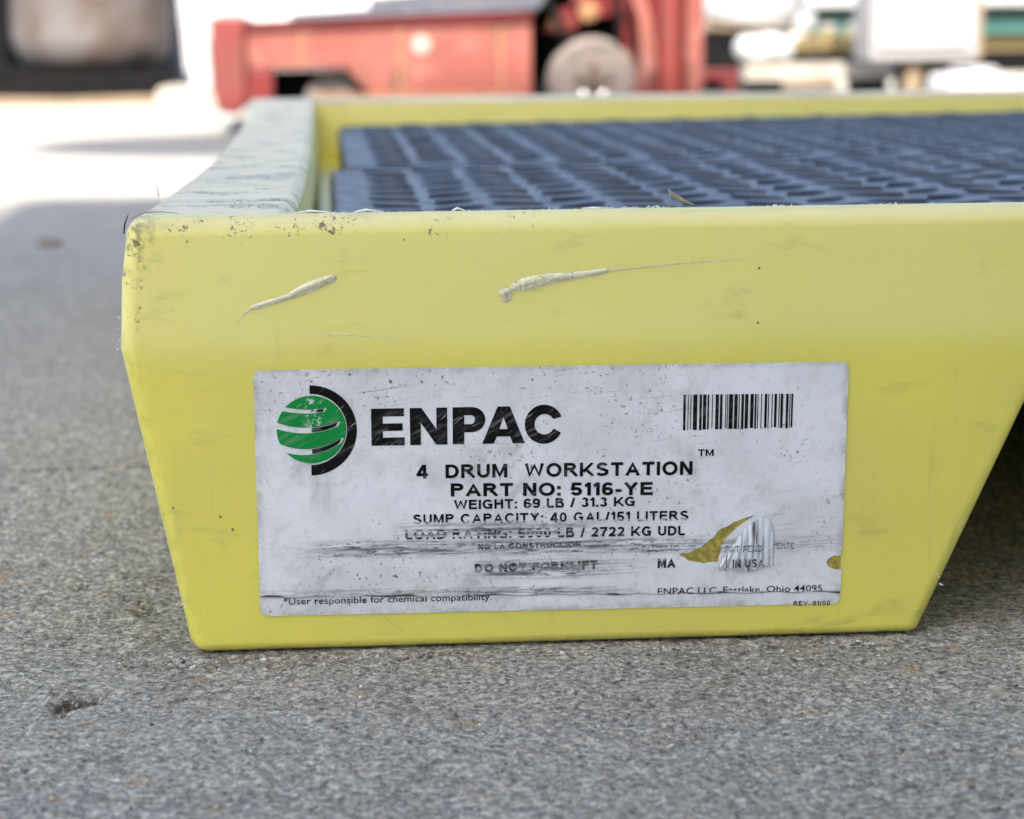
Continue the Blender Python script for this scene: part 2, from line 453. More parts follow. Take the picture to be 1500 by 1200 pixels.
gy = axis(-.24, .42, .0014, -60, 300, 1.035)
GX, GY = np.meshgrid(gx, gy)
amp = np.exp(-np.maximum(0, np.maximum(np.abs(GX-.06)-.36, np.maximum(-.24-GY, GY-.5)))*8)
hz = (vnoise(GX*300, GY*300, 1)-.5)*.0011 + (vnoise(GX*130, GY*130, 2)-.5)*.0010 + (vnoise(GX*40, GY*40, 3)-.5)*.0012
hz = hz*amp
hz += (vnoise(GX*9, GY*9, 4)-.5)*.0012*amp
def pit(cx, cy, rx, ry, d, seed):
    q = np.sqrt(((GX-cx)/rx)**2+((GY-cy)/ry)**2) + (vnoise(GX*350, GY*350, seed)-.5)*.9
    return -d*np.clip(1.25-q, 0, 1)
hz += pit(-.0225, -.046, .0046, .0085, .008, 11)+pit(-.0165, -.043, .0040, .005, .006, 12)
hz += pit(-.0040, .072, .006, .009, .0035, 13)+pit(-.036, .115, .004, .006, .002, 14)
for k in range(26):
    hz += pit(rng.uniform(-.25, .35), rng.uniform(-.2, .6), rng.uniform(.001, .003), rng.uniform(.0015, .004), rng.uniform(.001, .0022), 20+k)
jd = np.abs(GY-.365-.09*GX+(vnoise(GX*60, GY*0, 9)-.5)*.004)
hz += -.0035*np.clip(1-jd/.003, 0, 1)
inside = (GX > -.002) & (GX < 1.25) & (GY > .004) & (GY < 1.26)
hz = np.where(inside, np.minimum(hz, .0), hz) - .0008
nx, ny = len(gx), len(gy)
me = bpy.data.meshes.new('ground')
me.vertices.add(nx*ny)
me.vertices.foreach_set('co', np.stack([GX, GY, hz], -1).astype(np.float32).ravel())
ii = (np.arange(ny-1)[:, None]*nx+np.arange(nx-1)[None, :]).ravel()
q = np.stack([ii, ii+1, ii+nx+1, ii+nx], -1).astype(np.int32)
me.loops.add(q.size); me.polygons.add(len(q))
me.loops.foreach_set('vertex_index', q.ravel())
me.polygons.foreach_set('loop_start', np.arange(0, q.size, 4, dtype=np.int32))
me.update(calc_edges=True)
me.polygons.foreach_set('use_smooth', np.ones(len(q), bool))
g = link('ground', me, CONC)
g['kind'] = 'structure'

bm = bmesh.new()
for k in range(420):
    x = random.uniform(-.16, .36); y = random.uniform(-.20, .35) if x < -.01 else random.uniform(-.20, -.004)
    if k < 150: x = random.uniform(-.01, .30); y = -abs(random.gauss(0, .006))-.001
    r_ = random.uniform(.0003, .0010)
    ret = bmesh.ops.create_icosphere(bm, subdivisions=1, radius=r_)
    for v in ret['verts']:
        v.co = Vector((v.co.x*1.3, v.co.y, v.co.z*.7))*(1+random.uniform(-.25, .25))+Vector((x, y, r_*.3-.0004))
me = bpy.data.meshes.new('grit'); bm.to_mesh(me); bm.free()
n = N('grit_stone')
gs = n.xyz(n.voro(260))
o = link('grit', me, n.out(n.ramp(gs[0], [(0, (.04, .035, .03)), (.4, (.20, .17, .13)), (.7, (.42, .39, .34)), (1, (.70, .68, .63))]), .8))
o['kind'] = 'stuff'

# ------------------------------------------------------------------ building behind the camera (gives the shade)
bld = thing('workshop_building', 'tall grey clad workshop wall whose shade covers the tray', 'building', (0, 0, 0))
BX0, BY, BH = -.90, -2.62, 5.30
m = MB(); m.box(BX0, 14, BY-9, BY, 0, BH); m.build('wall', WALLM, bld)
for k in range(30):
    x = BX0+.1+k*.5
    if x > 13.9: break
    m = MB(); m.box(x, x+.05, BY+.002, BY+.035, 0.02, BH-.12); m.build('cladding_rib', WALLM, bld)
m = MB(); m.box(BX0-.02, 14.02, BY-9.02, BY+.04, BH-.1, BH+.03); m.build('roof_edge', GREYM, bld)
m = MB(); m.box(3.2, 4.2, BY+.003, BY+.05, 0, 2.1); d = m.build('door', TEAL, bld)
m = MB(); m.box(3.3, 3.36, BY+.05, BY+.10, .95, 1.1); m.build('handle', CHROME, d)
# roof duct on saddles, unseen, added to cast the long streak on the ground

shadow_caster = thing('roof_shadow_caster', 'added unseen round duct carried on saddles above the workshop roof', 'shadow_caster', (0, BY-.05, BH+.03))
m = MB(); m.lathe([(.03, -1.28), (.20, -1.20), (.30, -1.0), (.34, -.7), (.36, -.2), (.36, 9)], (0, 0, 1.62), 'x'); m.build('caster_pipe', GREYM, shadow_caster)
for x in (1.4, 4.0, 7.0):
    m = MB(); m.prism([(-.2, 0), (.2, 0), (.1, 1.45), (-.1, 1.45)], x, x+.08, 'x'); m.build('saddle', GREYM, shadow_caster)

# ------------------------------------------------------------------ the tray
W, H, D, ZS = 1.245, .165, 1.255, .117
tray = thing('spill_tray', 'pale yellow plastic spill containment tray with scuffed white label', 'spill tray', (0, 0, 0))
outl = [(0, H), (-.0030, .142), (-.0042, ZS), (.0180, 0), (.2962, 0), (.3380, .100), (.500, .100), (.542, 0)]
mir = [(W-x, z) for x, z in outl][::-1]
outl = outl + mir
XL, XR = .0605, W-.0605
outl += [(XR, H), (XL, H)]
nO = len(outl)
i_tl, i_tr, i_xr, i_xl = 0, nO-3, nO-2, nO-1
FR = .0105
sl = [0, FR/D, .03, .06, .10] + [.10+.86*k/18 for k in range(1, 19)]
sl[-1] = 1-.05/D
sl.append(1)
nS = len(sl)
def yf(z): return 0 if z >= ZS else .007*(ZS-z)/ZS
def bow(s): return .0150*4*s*(1-s)*(1.15-.3*s)
bm = bmesh.new()
wl = bm.edges.layers.float.new('bevel_weight_edge')
V = []
for s in sl:
    row = []
    for i, (x, z) in enumerate(outl):
        y = yf(z) + s*(D-2*yf(z))
        b = bow(s)*(z/H)**1.2
        if i in (i_xl, i_xr):
            ys = s*D
            dx = -.0065*math.exp(-ys/.045)+.003*4*s*(1-s)
            x = x + (dx if i == i_xl else -dx)
        elif x < .03: x += b
        elif x > W-.03: x -= b
        row.append(bm.verts.new((x, y, z)))
    V.append(row)
ZF = .108
cav = {}
for k in range(1, nS-1):
    a, b = V[k][i_xl].co, V[k][i_xr].co
    cav[k] = (bm.verts.new((a.x+.004, a.y, ZF)), bm.verts.new((b.x-.004, b.y, ZF)))
def iseam(): return [i for i, p in enumerate(outl) if abs(p[1]-ZS) < 1e-9]
sL, sR = iseam()
for k, rev in ((0, False), (nS-1, True)):
    r = V[k]
    up_ = [r[i] for i in range(0, sL+1)] + [r[i] for i in range(sR, nO)]
    lo_ = [r[i] for i in range(sL, sR+1)]
    for f in (up_, lo_):
        bm.faces.new(f[::-1] if rev else f)
for k in range(nS-1):
    for i in range(nO):
        j = (i+1) % nO
        if i == i_xr and 1 <= k < nS-2: continue
        bm.faces.new((V[k][i], V[k+1][i], V[k+1][j], V[k][j]))
ks = sorted(cav)
for a, b in zip(ks, ks[1:]):
    bm.faces.new((V[a][i_xl], V[b][i_xl], cav[b][0], cav[a][0]))
    bm.faces.new((V[b][i_xr], V[a][i_xr], cav[a][1], cav[b][1]))
    bm.faces.new((cav[a][0], cav[b][0], cav[b][1], cav[a][1]))
a = ks[0]; bm.faces.new((V[a][i_xr], V[a][i_xl], cav[a][0], cav[a][1]))
a = ks[-1]; bm.faces.new((V[a][i_xl], V[a][i_xr], cav[a][1], cav[a][0]))
bmesh.ops.recalc_face_normals(bm, faces=bm.faces)
def setw(v1, v2, wt):
    e = bm.edges.get((v1, v2))
    if e: e[wl] = wt
for k in (0, nS-1):
    for i in range(nO):
        j = (i+1) % nO
        z1, z2 = outl[i][1], outl[j][1]
        wt = 1.0 if (z1 == H and z2 == H) else (.55 if z1 == 0 and z2 == 0 else .8)
        if i in (sL-1, sL-2, sR, sR+1): wt = .85
        setw(V[k][i], V[k][j], wt)
    setw(V[k][sL], V[k][sR], .25)
for k in range(nS-1):
    setw(V[k][i_tl], V[k+1][i_tl], .8); setw(V[k][i_tr], V[k+1][i_tr], .8)
    for i in range(3, nO-6): 
        if outl[i][1] == 0: setw(V[k][i], V[k+1][i], .8 if i == 3 or i == nO-6 else .42)
    if 1 <= k < nS-2:
        setw(V[k][i_xl], V[k+1][i_xl], .7); setw(V[k][i_xr], V[k+1][i_xr], .7)
setw(V[1][i_xl], V[1][i_xr], .06); setw(V[nS-2][i_xl], V[nS-2][i_xr], .7)
me = bpy.data.meshes.new('tray_shell'); bm.to_mesh(me); bm.free()
smooth(me, 60)
shell = link('tray_shell', me, YEL, tray)
b = shell.modifiers.new('bevel', 'BEVEL')
b.width = .0072; b.segments = 5; b.limit_method = 'WEIGHT'; b.harden_normals = True; b.use_clamp_overlap = True

# nub moulded on the inner left wall
for y in (.155,):
    m = MB(); m.lathe([(.0075, ZF+.002), (.0075, .1425), (.0066, .1450), (.004, .1468), (.0008, .1474)], (.0655+.0015, y, 0), 'z', 20)
    m.build('wall_nub', YEL, tray)

# unseen panels added deep in the fork pockets to keep light out
for x0 in (0, 1):
    pts_ = [(.298, .0015), (.3385, .0995), (.4995, .0995), (.540, .0015)]
    if x0: pts_ = [(W-a, b) for a, b in pts_][::-1]
    m = MB(); m.prism(pts_, 1.00, 1.02); m.build('pocket_light_stop', YEL, tray)
# plane of the lower front face
def fp(x, z, off=0.0):
    return Vector((x, yf(z)-off, z - off*.06))
TILT = math.radians(-.32)

# shaved scratches with raised curls
def gouge(pts, mat=SHAVE):
    """pts: (x, z, half-width, lift)"""
    bm = bmesh.new(); rows = []
    P = []
    for a, b in zip(pts, pts[1:]):
        for k in range(11):
            t = k/11; P.append([a[i]*(1-t)+b[i]*t for i in range(4)])
    P.append(list(pts[-1]))
    for i, (x, z, hw, lf) in enumerate(P):
        a = P[max(0, i-1)]; c = P[min(len(P)-1, i+1)]
        d = Vector((c[0]-a[0], c[1]-a[1])).normalized(); nn = Vector((-d.y, d.x))
        hw = hw*(1+random.uniform(-.12, .12)); lf = lf*.50*(1+random.uniform(-.35, .35))
        row = []
        for q in (-1, -.6, 0, .6, 1):
            e = lf*(1-q*q)*(1+.9*q)+random.uniform(0, .04)*lf
            row.append(bm.verts.new((x+nn.x*hw*q, yf(z)-.00015-max(0, e), z+nn.y*hw*q)))
        rows.append(row)
    for r1, r2_ in zip(rows, rows[1:]):
        for k in range(4): bm.faces.new((r1[k], r1[k+1], r2_[k+1], r2_[k]))
    bmesh.ops.recalc_face_normals(bm, faces=bm.faces)
    me = bpy.data.meshes.new('scratch'); bm.to_mesh(me); bm.free(); smooth(me, 60)
    return link('scratch', me, mat, tray)
gouge([(.0440, .1318, .0010, .0009), (.0475, .1327, .0012, .0013), (.0575, .1356, .0012, .0012), (.0640, .1385, .0020, .0018), (.0700, .1410, .0018, .0018), (.0745, .1424, .0013, .0012), (.0752, .1427, .0003, .0002)])
gouge([(.0385, .1262, .0001, .0001), (.0410, .1295, .0002, .0002), (.0442, .1318, .0004, .0003)])
gouge([(.1350, .1342, .0024, .0020), (.1368, .1350, .0030, .0026), (.1388, .1366, .0010, .0008)])
gouge([(.1385, .1372, .0012, .0010), (.1440, .1388, .0024, .0022), (.1530, .1405, .0022, .0020), (.1600, .1412, .0014, .0015), (.1740, .1431, .0010, .0011), (.1748, .1432, .0002, .0001)])
gouge([(.1745, .1431, .0003, .0003), (.1950, .1450, .00022, .0002), (.2274, .1469, .0001, .0001)])
gouge([(.0610, .1213, .0001, .00012), (.080, .1212, .0002, .0002), (.100, .1190, .0001, .0001)])

# frayed slivers along the front lip and down the moulded edges
bm = bmesh.new()
def sliver(p, d, wd):
    p = Vector(p); d = Vector(d); s_ = d.cross(Vector((random.uniform(-1, 1), random.uniform(-1, 1), .4))).normalized()*wd
    a = [bm.verts.new(p-s_), bm.verts.new(p+s_), bm.verts.new(p+d*.55+s_*.7+Vector((0, 0, wd*.6))), bm.verts.new(p+d*.5-s_*.6), bm.verts.new(p+d)]
    bm.faces.new((a[0], a[1], a[2], a[3])); bm.faces.new((a[3], a[2], a[4]))
for seg_a, seg_b, cnt in ((.060, .105, 34), (.105, .125, 12), (.125, .155, 22), (.155, .195, 14), (.175, .198, 70), (.20, .34, 22), (.235, .245, 14), (.27, .285, 12)):
    for k in range(cnt):
        x = random.uniform(seg_a, seg_b); ln = random.uniform(.0006, .0024)
        sliver((x, FR-random.uniform(0, .0012), H-.0001), (random.uniform(-1, 1)*ln, random.uniform(-.2, .6)*ln, random.uniform(.05, .6)*ln), random.uniform(.0001, .0003))
for (x, z, cnt) in ((-.0046, .126, 8), (-.0046, .119, 8), (.0065, .068, 10), (.0155, .022, 8), (.3105, .041, 16), (.3030, .022, 12), (-.001, .160, 6)):
    for k in range(cnt):
        ln = random.uniform(.0007, .0024)
        sliver((x+random.uniform(-.001, .001), .004+random.uniform(0, .004), z+random.uniform(-.003, .003)), (random.choice((-1, 1))*ln*random.uniform(.2, .8), -ln*.5, random.uniform(-.6, .6)*ln), .0002)
me = bpy.data.meshes.new('edge_shavings'); bm.to_mesh(me); bm.free()
o = link('edge_shavings', me, BURR, tray); o['kind'] = 'stuff'
for x0, x1, lift in ((.0605, .0745, .0009), (.082, .093, .0010), (.118, .123, .0011), (.166, .176, .0004)):
    m = MB(); m.tube([(x0, FR-.0004, H+.0002), ((x0*.6+x1*.4), FR-.0008, H+lift), (x1, FR-.0002, H+.0001)], [.0002, .0005, .00015], 6)
    m.build('peeled_lip', BURR, tray)

# ------------------------------------------------------------------ label on the tray
def fill2d(name, loops, mat, parent, off, thick=.00012, bevel=0):
    """flat outline (even-odd holes) lying on the lower front face"""
    cu = bpy.data.curves.new(name, 'CURVE'); cu.dimensions = '2D'; cu.fill_mode = 'BOTH'
    cu.extrude = 0
    for lp in loops:
        sp_ = cu.splines.new('POLY'); sp_.points.add(len(lp)-1)
        for p, q_ in zip(sp_.points, lp): p.co = (q_[0], q_[1], 0, 1)
        sp_.use_cyclic_u = True
    return curve_to_face(cu, name, mat, parent, off, thick)
def curve_to_face(cu, name, mat, parent, off, thick, xf=None):
    to = bpy.data.objects.new('tmp', cu); C.objects.link(to)
    dg = bpy.context.evaluated_depsgraph_get()
    src = bpy.data.meshes.new_from_object(to.evaluated_get(dg))
    bpy.data.objects.remove(to)
    bm = bmesh.new(); bm.from_mesh(src); bpy.data.meshes.remove(src)
    bmesh.ops.remove_doubles(bm, verts=bm.verts, dist=1e-7)
    for v in bm.verts:
        x, z = v.co.x, v.co.y
        if xf: x, z = xf(x, z)
        v.co = fp(x, z, off)
    for f in bm.faces:
        f.normal_update()
        if f.normal.y > 0: f.normal_flip()
    if thick:
        r_ = bmesh.ops.extrude_face_region(bm, geom=bm.faces[:])
        vs = [e for e in r_['geom'] if isinstance(e, bmesh.types.BMVert)]
        for v in vs: v.co.y -= thick
    bmesh.ops.recalc_face_normals(bm, faces=bm.faces)
    me = bpy.data.meshes.new(name); bm.to_mesh(me); bm.free()
    return link(name, me, mat, parent)
def jag(pts, n_, amp_):
    out = []
    for a, b in zip(pts, pts[1:]+pts[:1]):
        for k in range(n_):
            t = k/n_
            out.append((a[0]*(1-t)+b[0]*t+random.uniform(-amp_, amp_), a[1]*(1-t)+b[1]*t+random.uniform(-amp_, amp_)))
    return out
def rrect(x0, z0, x1, z1, r, sk=0.0, n_=6):
    out = []
    for cx, cz, a0 in ((x1-r, z1-r, 0), (x0+r, z1-r, 90), (x0+r, z0+r, 180), (x1-r, z0+r, 270)):
        for k in range(n_+1):
            a = math.radians(a0+90*k/n_); x = cx+r*math.cos(a)
            out.append((x, cz+r*math.sin(a)-(x-x0)*sk))
    return out
LZ = .00015
outer = rrect(.0440, .0142, .2649, .1088, .0030, .0058)
# torn notch in the right edge
idx = [i for i, p in enumerate(outer) if p[0] > .2645]
cut = max(range(len(outer)), key=lambda i: outer[i][0] if outer[i][1] < .05 else -1)
notch = [(.2649, .0268), (.2625, .0266), (.2600, .0278), (.2588, .0296), (.2598, .0312), (.2618, .0322), (.2638, .0320), (.2649, .0332)]
last = len(outer)-1
outer = outer + notch
hole = [(.2020, .0345), (.2075, .0352), (.2110, .0372), (.2150, .0402), (.2185, .0440), (.2230, .0466), (.2268, .0476), (.2305, .0487), (.2280, .0470), (.2238, .0440),
        (.2205, .0405), (.2185, .0370), (.2178, .0335), (.2172, .0310), (.2120, .0306), (.2060, .0318)]
hole = jag(hole, 3, .00035)
LZ = .00015
label = fill2d('label', [outer, hole], VINYL, tray, LZ, .0002)
label['label'] = 'scuffed white printed label with a torn hole'
n = N('glue_residue')
GLUE = n.out(n.mix(n.step(n.noise(420, 5, .7), .35, .6), (.46, .38, .055), (.24, .19, .035)), .6, n.bump(n.noise(600, 4), .0003, .8))
fill2d('glue_residue', [[(.2010, .0335), (.2150, .0410), (.2230, .0480), (.2320, .0490), (.2200, .0300), (.2060, .0305)]], GLUE, label, .00003, .00006)
fill2d('glue_residue', [[(.2580, .0262), (.2575, .0325), (.2645, .0330), (.2645, .0265)]], GLUE, label, .00003, .00006)
IZ = LZ+.00022+.00010

# print: maker's globe mark
def arc(cx, cz, r, a0, a1, n_=40):
    return [(cx+r*math.cos(math.radians(a0+(a1-a0)*k/n_)), cz+r*math.sin(math.radians(a0+(a1-a0)*k/n_))) for k in range(n_+1)]
GCX, GCZ, GR = .0648, .0861, .0128
# dark crescent behind
cres = arc(GCX-.0004, .0857, .0171, 90, -90) + arc(GCX-.0004, .0861, .0135, -90, 90)
fill2d('print_crescent', [cres], INK, label, IZ, .00004)
def gy_(t, cz, c): return cz - c*(1-t*t)
def stripe(zl, zr, th_l, th_r, xr, sag):
    """curved gap across the globe from its left limb to xr; returns lower and upper edges"""
    x0 = GCX-GR*1.03
    lo_, hi_ = [], []
    for k in range(17):
        t = k/16; x = x0+(xr-x0)*t
        z = zl+(zr-zl)*t - sag*4*t*(1-t)
        th = th_l+(th_r-th_l)*t
        lo_.append((x, z-th/2)); hi_.append((x, z+th/2))
    return lo_, hi_
gaps = [stripe(.0950, .0934, .0017, .0013, .0697, .0011), stripe(.0880, .0880, .0024, .0018, .0745, .0022), stripe(.0803, .0818, .0026, .0018, .0757, .0034)]
def inside_c(x, z): return (x-GCX)**2+(z-GCZ)**2 <= GR**2
circ = arc(GCX, GCZ, GR, 180, -180, 96)[:-1]
def zc(x, s_): 
    return GCZ+s_*math.sqrt(max(0, GR**2-(x-GCX)**2))
def limb(z): return GCX-math.sqrt(max(0, GR**2-(z-GCZ)**2))
# bands between the gaps are one outline: walk round the circle, cut in at each gap
def left_on(edge):
    for (xa, za), (xb, zb) in zip(edge, edge[1:]):
        if inside_c(xb, zb): return (limb((za+zb)/2), (za+zb)/2)
    return edge[0]
pts = arc(GCX, GCZ, GR, 268, 268-0.01, 1)[:1]
path = []
# start at left limb above top gap, clockwise over the top and right side to the bottom, then up the left limb with cuts
def ang(p): return math.degrees(math.atan2(p[1]-GCZ, p[0]-GCX))
tops = [left_on(g_[1]) for g_ in gaps]; bots = [left_on(g_[0]) for g_ in gaps]
a_start = ang(tops[0]); path += arc(GCX, GCZ, GR, a_start, -180+ (180+ang(bots[2])) if ang(bots[2]) < 0 else -180, 70) if False else []
A0 = ang(tops[0]); A_end = ang(bots[2])
if A_end > 0: A_end -= 360
if A0 < 0: A0 += 360
path += arc(GCX, GCZ, GR, A0, A_end, 80)
for gi in (2, 1, 0):
    lo_, hi_ = gaps[gi]
    ins_lo = [p for p in lo_ if inside_c(*p)]; ins_hi = [p for p in hi_ if inside_c(*p)]
    tip = (ins_lo[-1][0]+.0010, ins_hi[-1][1])
    path += ins_lo + [tip] + ins_hi[::-1]
    if gi > 0:
        a1, a2 = ang(tops[gi]), ang(bots[gi-1])
        a1 = a1+360 if a1 < 0 else a1; a2 = a2+360 if a2 < 0 else a2
        path += arc(GCX, GCZ, GR, a1, a2, 8)
fill2d('print_globe', [path], GREEN, label, IZ+.00006, .00004)
# black ends of the gaps, right of the axis
for lo_, hi_ in gaps:
    l2 = [p for p in lo_ if p[0] > GCX+.0001]; h2 = [p for p in hi_ if p[0] > GCX+.0001]
    th = .00022
    x1_ = l2[-1][0]
    poly = [(GCX, l2[0][1]+th)]+[(x, z+th) for x, z in l2[:-1]]+[(x1_-.0006, l2[-1][1]+th)]+[(x1_-.0001, h2[-1][1]-th)]+[(x, z-th) for x, z in h2[::-1][1:]]+[(GCX, h2[0][1]-th)]
    fill2d('print_bar', [poly], INK, label, IZ+.00006, .00004)

# print: heavy block capitals, drawn letter by letter (unit box height 1)
def C_shape():
    o_ = [(.515+.515*math.cos(math.radians(a))*1.0, .5+.53*math.sin(math.radians(a))) for a in range(22, 339, 8)]
    i_ = [(.535+.27*math.cos(math.radians(a)), .5+.275*math.sin(math.radians(a))) for a in range(334, 25, -8)]
    return [o_+i_]
def bowl(x0, zc_, r, rx, n_=12):
    return [(x0+rx*math.cos(math.radians(a)), zc_+r*math.sin(math.radians(a))) for a in np.linspace(-90, 90, n_)]
LET = {
 'E': ([[(0, 0), (.89, 0), (.89, .215), (.31, .215), (.31, .395), (.84, .395), (.84, .595), (.31, .595), (.31, .785), (.88, .785), (.88, 1), (0, 1)]], .89),
 'N': ([[(0, 0), (.29, 0), (.29, .60), (.70, 0), (1.0, 0), (1.0, 1), (.71, 1), (.71, .42), (.31, 1), (0, 1)]], 1.0),
 'P': ([[(0, 0), (.31, 0), (.31, .32), (.52, .32)]+bowl(.52, .66, .34, .36)+[(.52, 1), (0, 1)], [(.31, .54), (.50, .54)]+bowl(.50, .66, .12, .10, 7)+[(.31, .78)]], .88),
 'A': ([[(0, 0), (.32, 0), (.395, .19), (.755, .19), (.825, 0), (1.15, 0), (.75, 1), (.42, 1)], [(.465, .39), (.69, .39), (.578, .71)]], 1.15),
 'C': (C_shape(), 1.0)}
x = 0; lay = []
for ch, gap in zip('ENPAC', (.145, .145, -.09, .0, 0)):
    lay.append((ch, x)); x += LET[ch][1]+gap
tot = x
x0, x1, zb0, zb1, hh = .0868, .1575, .0794, .0791, .0141
sx = (x1-x0)/tot
for ch, xo in lay:
    loops = [[(x0+(px+xo)*sx, zb0+(zb1-zb0)*((px+xo)/tot)+pz*hh) for px, pz in lp] for lp in LET[ch][0]]
    fill2d('print_letter', loops, INK, label, IZ, .00004)

# print: text lines (width-fitted between measured ends)
def text(body, xa, za, xb, zb, cap, weight=0.0, name='print_line', off=0.0, mat=INK):
    cu = bpy.data.curves.new('t', 'FONT'); cu.body = body; cu.size = 1; cu.offset = weight; cu.resolution_u = 4
    cu.space_character = 1.02
    to = bpy.data.objects.new('t', cu); C.objects.link(to)
    bpy.context.view_layer.update()
    bb = to.bound_box; mx0 = bb[0][0]; mx1 = bb[6][0]
    bpy.data.objects.remove(to)
    sx_ = (xb-xa)/(mx1-mx0); sz_ = cap/.729
    def xf(px, pz):
        t = (px-mx0)/(mx1-mx0)
        return xa+(px-mx0)*sx_, za+(zb-za)*t+pz*sz_
    return curve_to_face(cu, name, mat, label, IZ+off, .00003, xf)

def ea(cx, cz, rx, rz, a0, a1, n_=14):
    return [(cx+rx*math.cos(math.radians(a0+(a1-a0)*k/n_)), cz+rz*math.sin(math.radians(a0+(a1-a0)*k/n_))) for k in range(n_+1)]
def glyph(ch, t):
    """centre lines of a sans capital in a box of height 1; t = half stroke; returns (width, strokes)"""
    b, u, m_ = t, 1-t, .5
    if ch == ' ': return .34, []
    if ch == 'I': return 2*t, [[(t, 0), (t, 1)]]
    if ch == '1': return .40, [[(.40-t, 0), (.40-t, 1)], [(.36-t, .93), (.18, .80), (.02, .74)]]
    if ch == '.': return 2*t, [[(t, 0), (t, 2*t)]]
    if ch == ',': return 2*t, [[(t, 2*t), (t, 0), (t*.6, -.18)]]
    if ch == ':': return 2*t, [[(t, 0), (t, 2*t)], [(t, .73-2*t), (t, .73)]]
    if ch == '-': return .36, [[(0, .36), (.36, .36)]]
    if ch == '/': return .38, [[(t*.5, -.01), (.38-t*.5, 1.01)]]
    if ch == 'T': return .80, [[(0, u), (.80, u)], [(.40, u-t), (.40, 0)]]
    if ch == 'L': return .68, [[(t, 1), (t, b)], [(t, b), (.68, b)]]
    if ch in 'EF':
        l = [[(t, 0), (t, 1)], [(2*t, u), (.76, u)], [(2*t, .53), (.70, .53)]]
        if ch == 'E': l.append([(2*t, b), (.78, b)])
        return (.78 if ch == 'E' else .72), l
    if ch == 'H': return .82, [[(t, 0), (t, 1)], [(.82-t, 0), (.82-t, 1)], [(2*t, .53), (.82-2*t, .53)]]
    if ch == 'N': return .82, [[(t, 0), (t, 1)], [(.82-t, 0), (.82-t, 1)], [(t*1.1, 1-t*.3), (.82-t*1.1, t*.3)]]
    if ch == 'M': return .98, [[(t, 0), (t, 1)], [(.98-t, 0), (.98-t, 1)], [(t*1.2, 1), (.49, .04), (.98-t*1.2, 1)]]
    if ch == 'W': return 1.24, [[(t*.9, 1), (.31, .03), (.62, .97), (.93, .03), (1.24-t*.9, 1)]]
    if ch == 'A': return .94, [[(t*.8, 0), (.47, .98), (.94-t*.8, 0)], [(.22, .33), (.72, .33)]]
    if ch == 'V': return .90, [[(t*.8, 1), (.45, .02), (.90-t*.8, 1)]]
    if ch == 'Y': return .90, [[(t*.9, 1), (.45, .47), (.90-t*.9, 1)], [(.45, .5), (.45, 0)]]
    if ch == 'K': return .90, [[(t, 0), (t, 1)], [(2*t, .34), (.82, 1)], [(.36, .55), (.86, 0)]]
    if ch == 'U': return .82, [[(t, 1), (t, .38)] + ea(.41, .38, .41-t, .38-b, 180, 360) + [(.82-t, 1)]]
    if ch == 'D': return .86, [[(t, 0), (t, 1)], [(2*t, u), (.38, u)] + ea(.38, .5, .48-t, .5-t, 90, -90, 18) + [(2*t, b)]]
    if ch in 'PRB':
        w_ = .78
        l = [[(t, 0), (t, 1)], [(2*t, u), (.46, u)] + ea(.46, .72, w_-.48-t+.02, .28-t, 90, -90) + [(2*t, .44+t)]]
        if ch == 'R': l.append([(.40, .44), (.56, .36), (.84, 0)]); w_ = .88
        if ch == 'B':
            l = [[(t, 0), (t, 1)], [(2*t, u), (.44, u)] + ea(.44, .76, .27-t, .24-t, 90, -90) + [(2*t, .52)], [(.44, .52)] + ea(.46, .27, .34-t, .25, 90, -80)[1:] + [(.44, b), (2*t, b)]]; w_ = .80
        return w_, l
    if ch == 'O': return 1.0, [ea(.5, .5, .5-t, .51-t, 90, 450, 28)]
    if ch == '0': return .68, [ea(.34, .5, .34-t, .505-t, 90, 450, 24)]
    if ch == 'C': return .92, [ea(.49, .5, .49-t, .51-t, 38, 322, 24)]
    if ch == 'G': return .96, [ea(.49, .5, .49-t, .51-t, 42, 325, 24) + [(.93-t, .20), (.93-t, .45)], [(.93, .45), (.52, .45)]]
    if ch == 'S': return .82, [ea(.41, .735, .37-t, .27-t, 15, 180, 10) + [(.12+t*.3, .64), (.30, .55), (.55, .47), (.74-t*.3, .37)] + ea(.41, .27, .41-t, .27-t, 5, -170, 10)]
    if ch == '4': return .74, [[(.52, 0), (.52, 1)], [(.46, .98), (t, .30)], [(0, .28), (.74, .28)]]
    if ch == '2': return .70, [ea(.35, .70, .34-t, .305-t, 165, -30, 12) + [(.45, .38), (.20, .20), (t, b+.02)], [(0, b), (.70, b)]]
    if ch == '3': return .70, [ea(.34, .745, .31-t, .26-t, 160, -75, 10), ea(.34, .275, .35-t, .28-t, 78, -165, 12)]
    if ch == '5': return .70, [[(.66, u), (.17, u), (.11, .50)] + ea(.34, .325, .36-t, .33-t, 130, -165, 14)]
    if ch == '6': return .70, [ea(.35, .32, .35-t, .325-t, 90, 450, 18), [(.35-.35+t, .34), (t+.01, .55)] + ea(.37, .66, .36-t, .345-t, 170, 30, 8)]
    if ch == '7': return .70, [[(0, u), (.70, u)], [(.68-t*.3, u-t*.5), (.40, .50), (.26, 0)]]
    if ch == '9': return .70, [ea(.35, .68, .35-t, .325-t, 90, 450, 18), [(.70-t, .66), (.70-t-.01, .45)] + ea(.33, .34, .36-t, .345-t, -10, -150, 8)]
    return .5, [[(0, .5), (.5, .5)]]
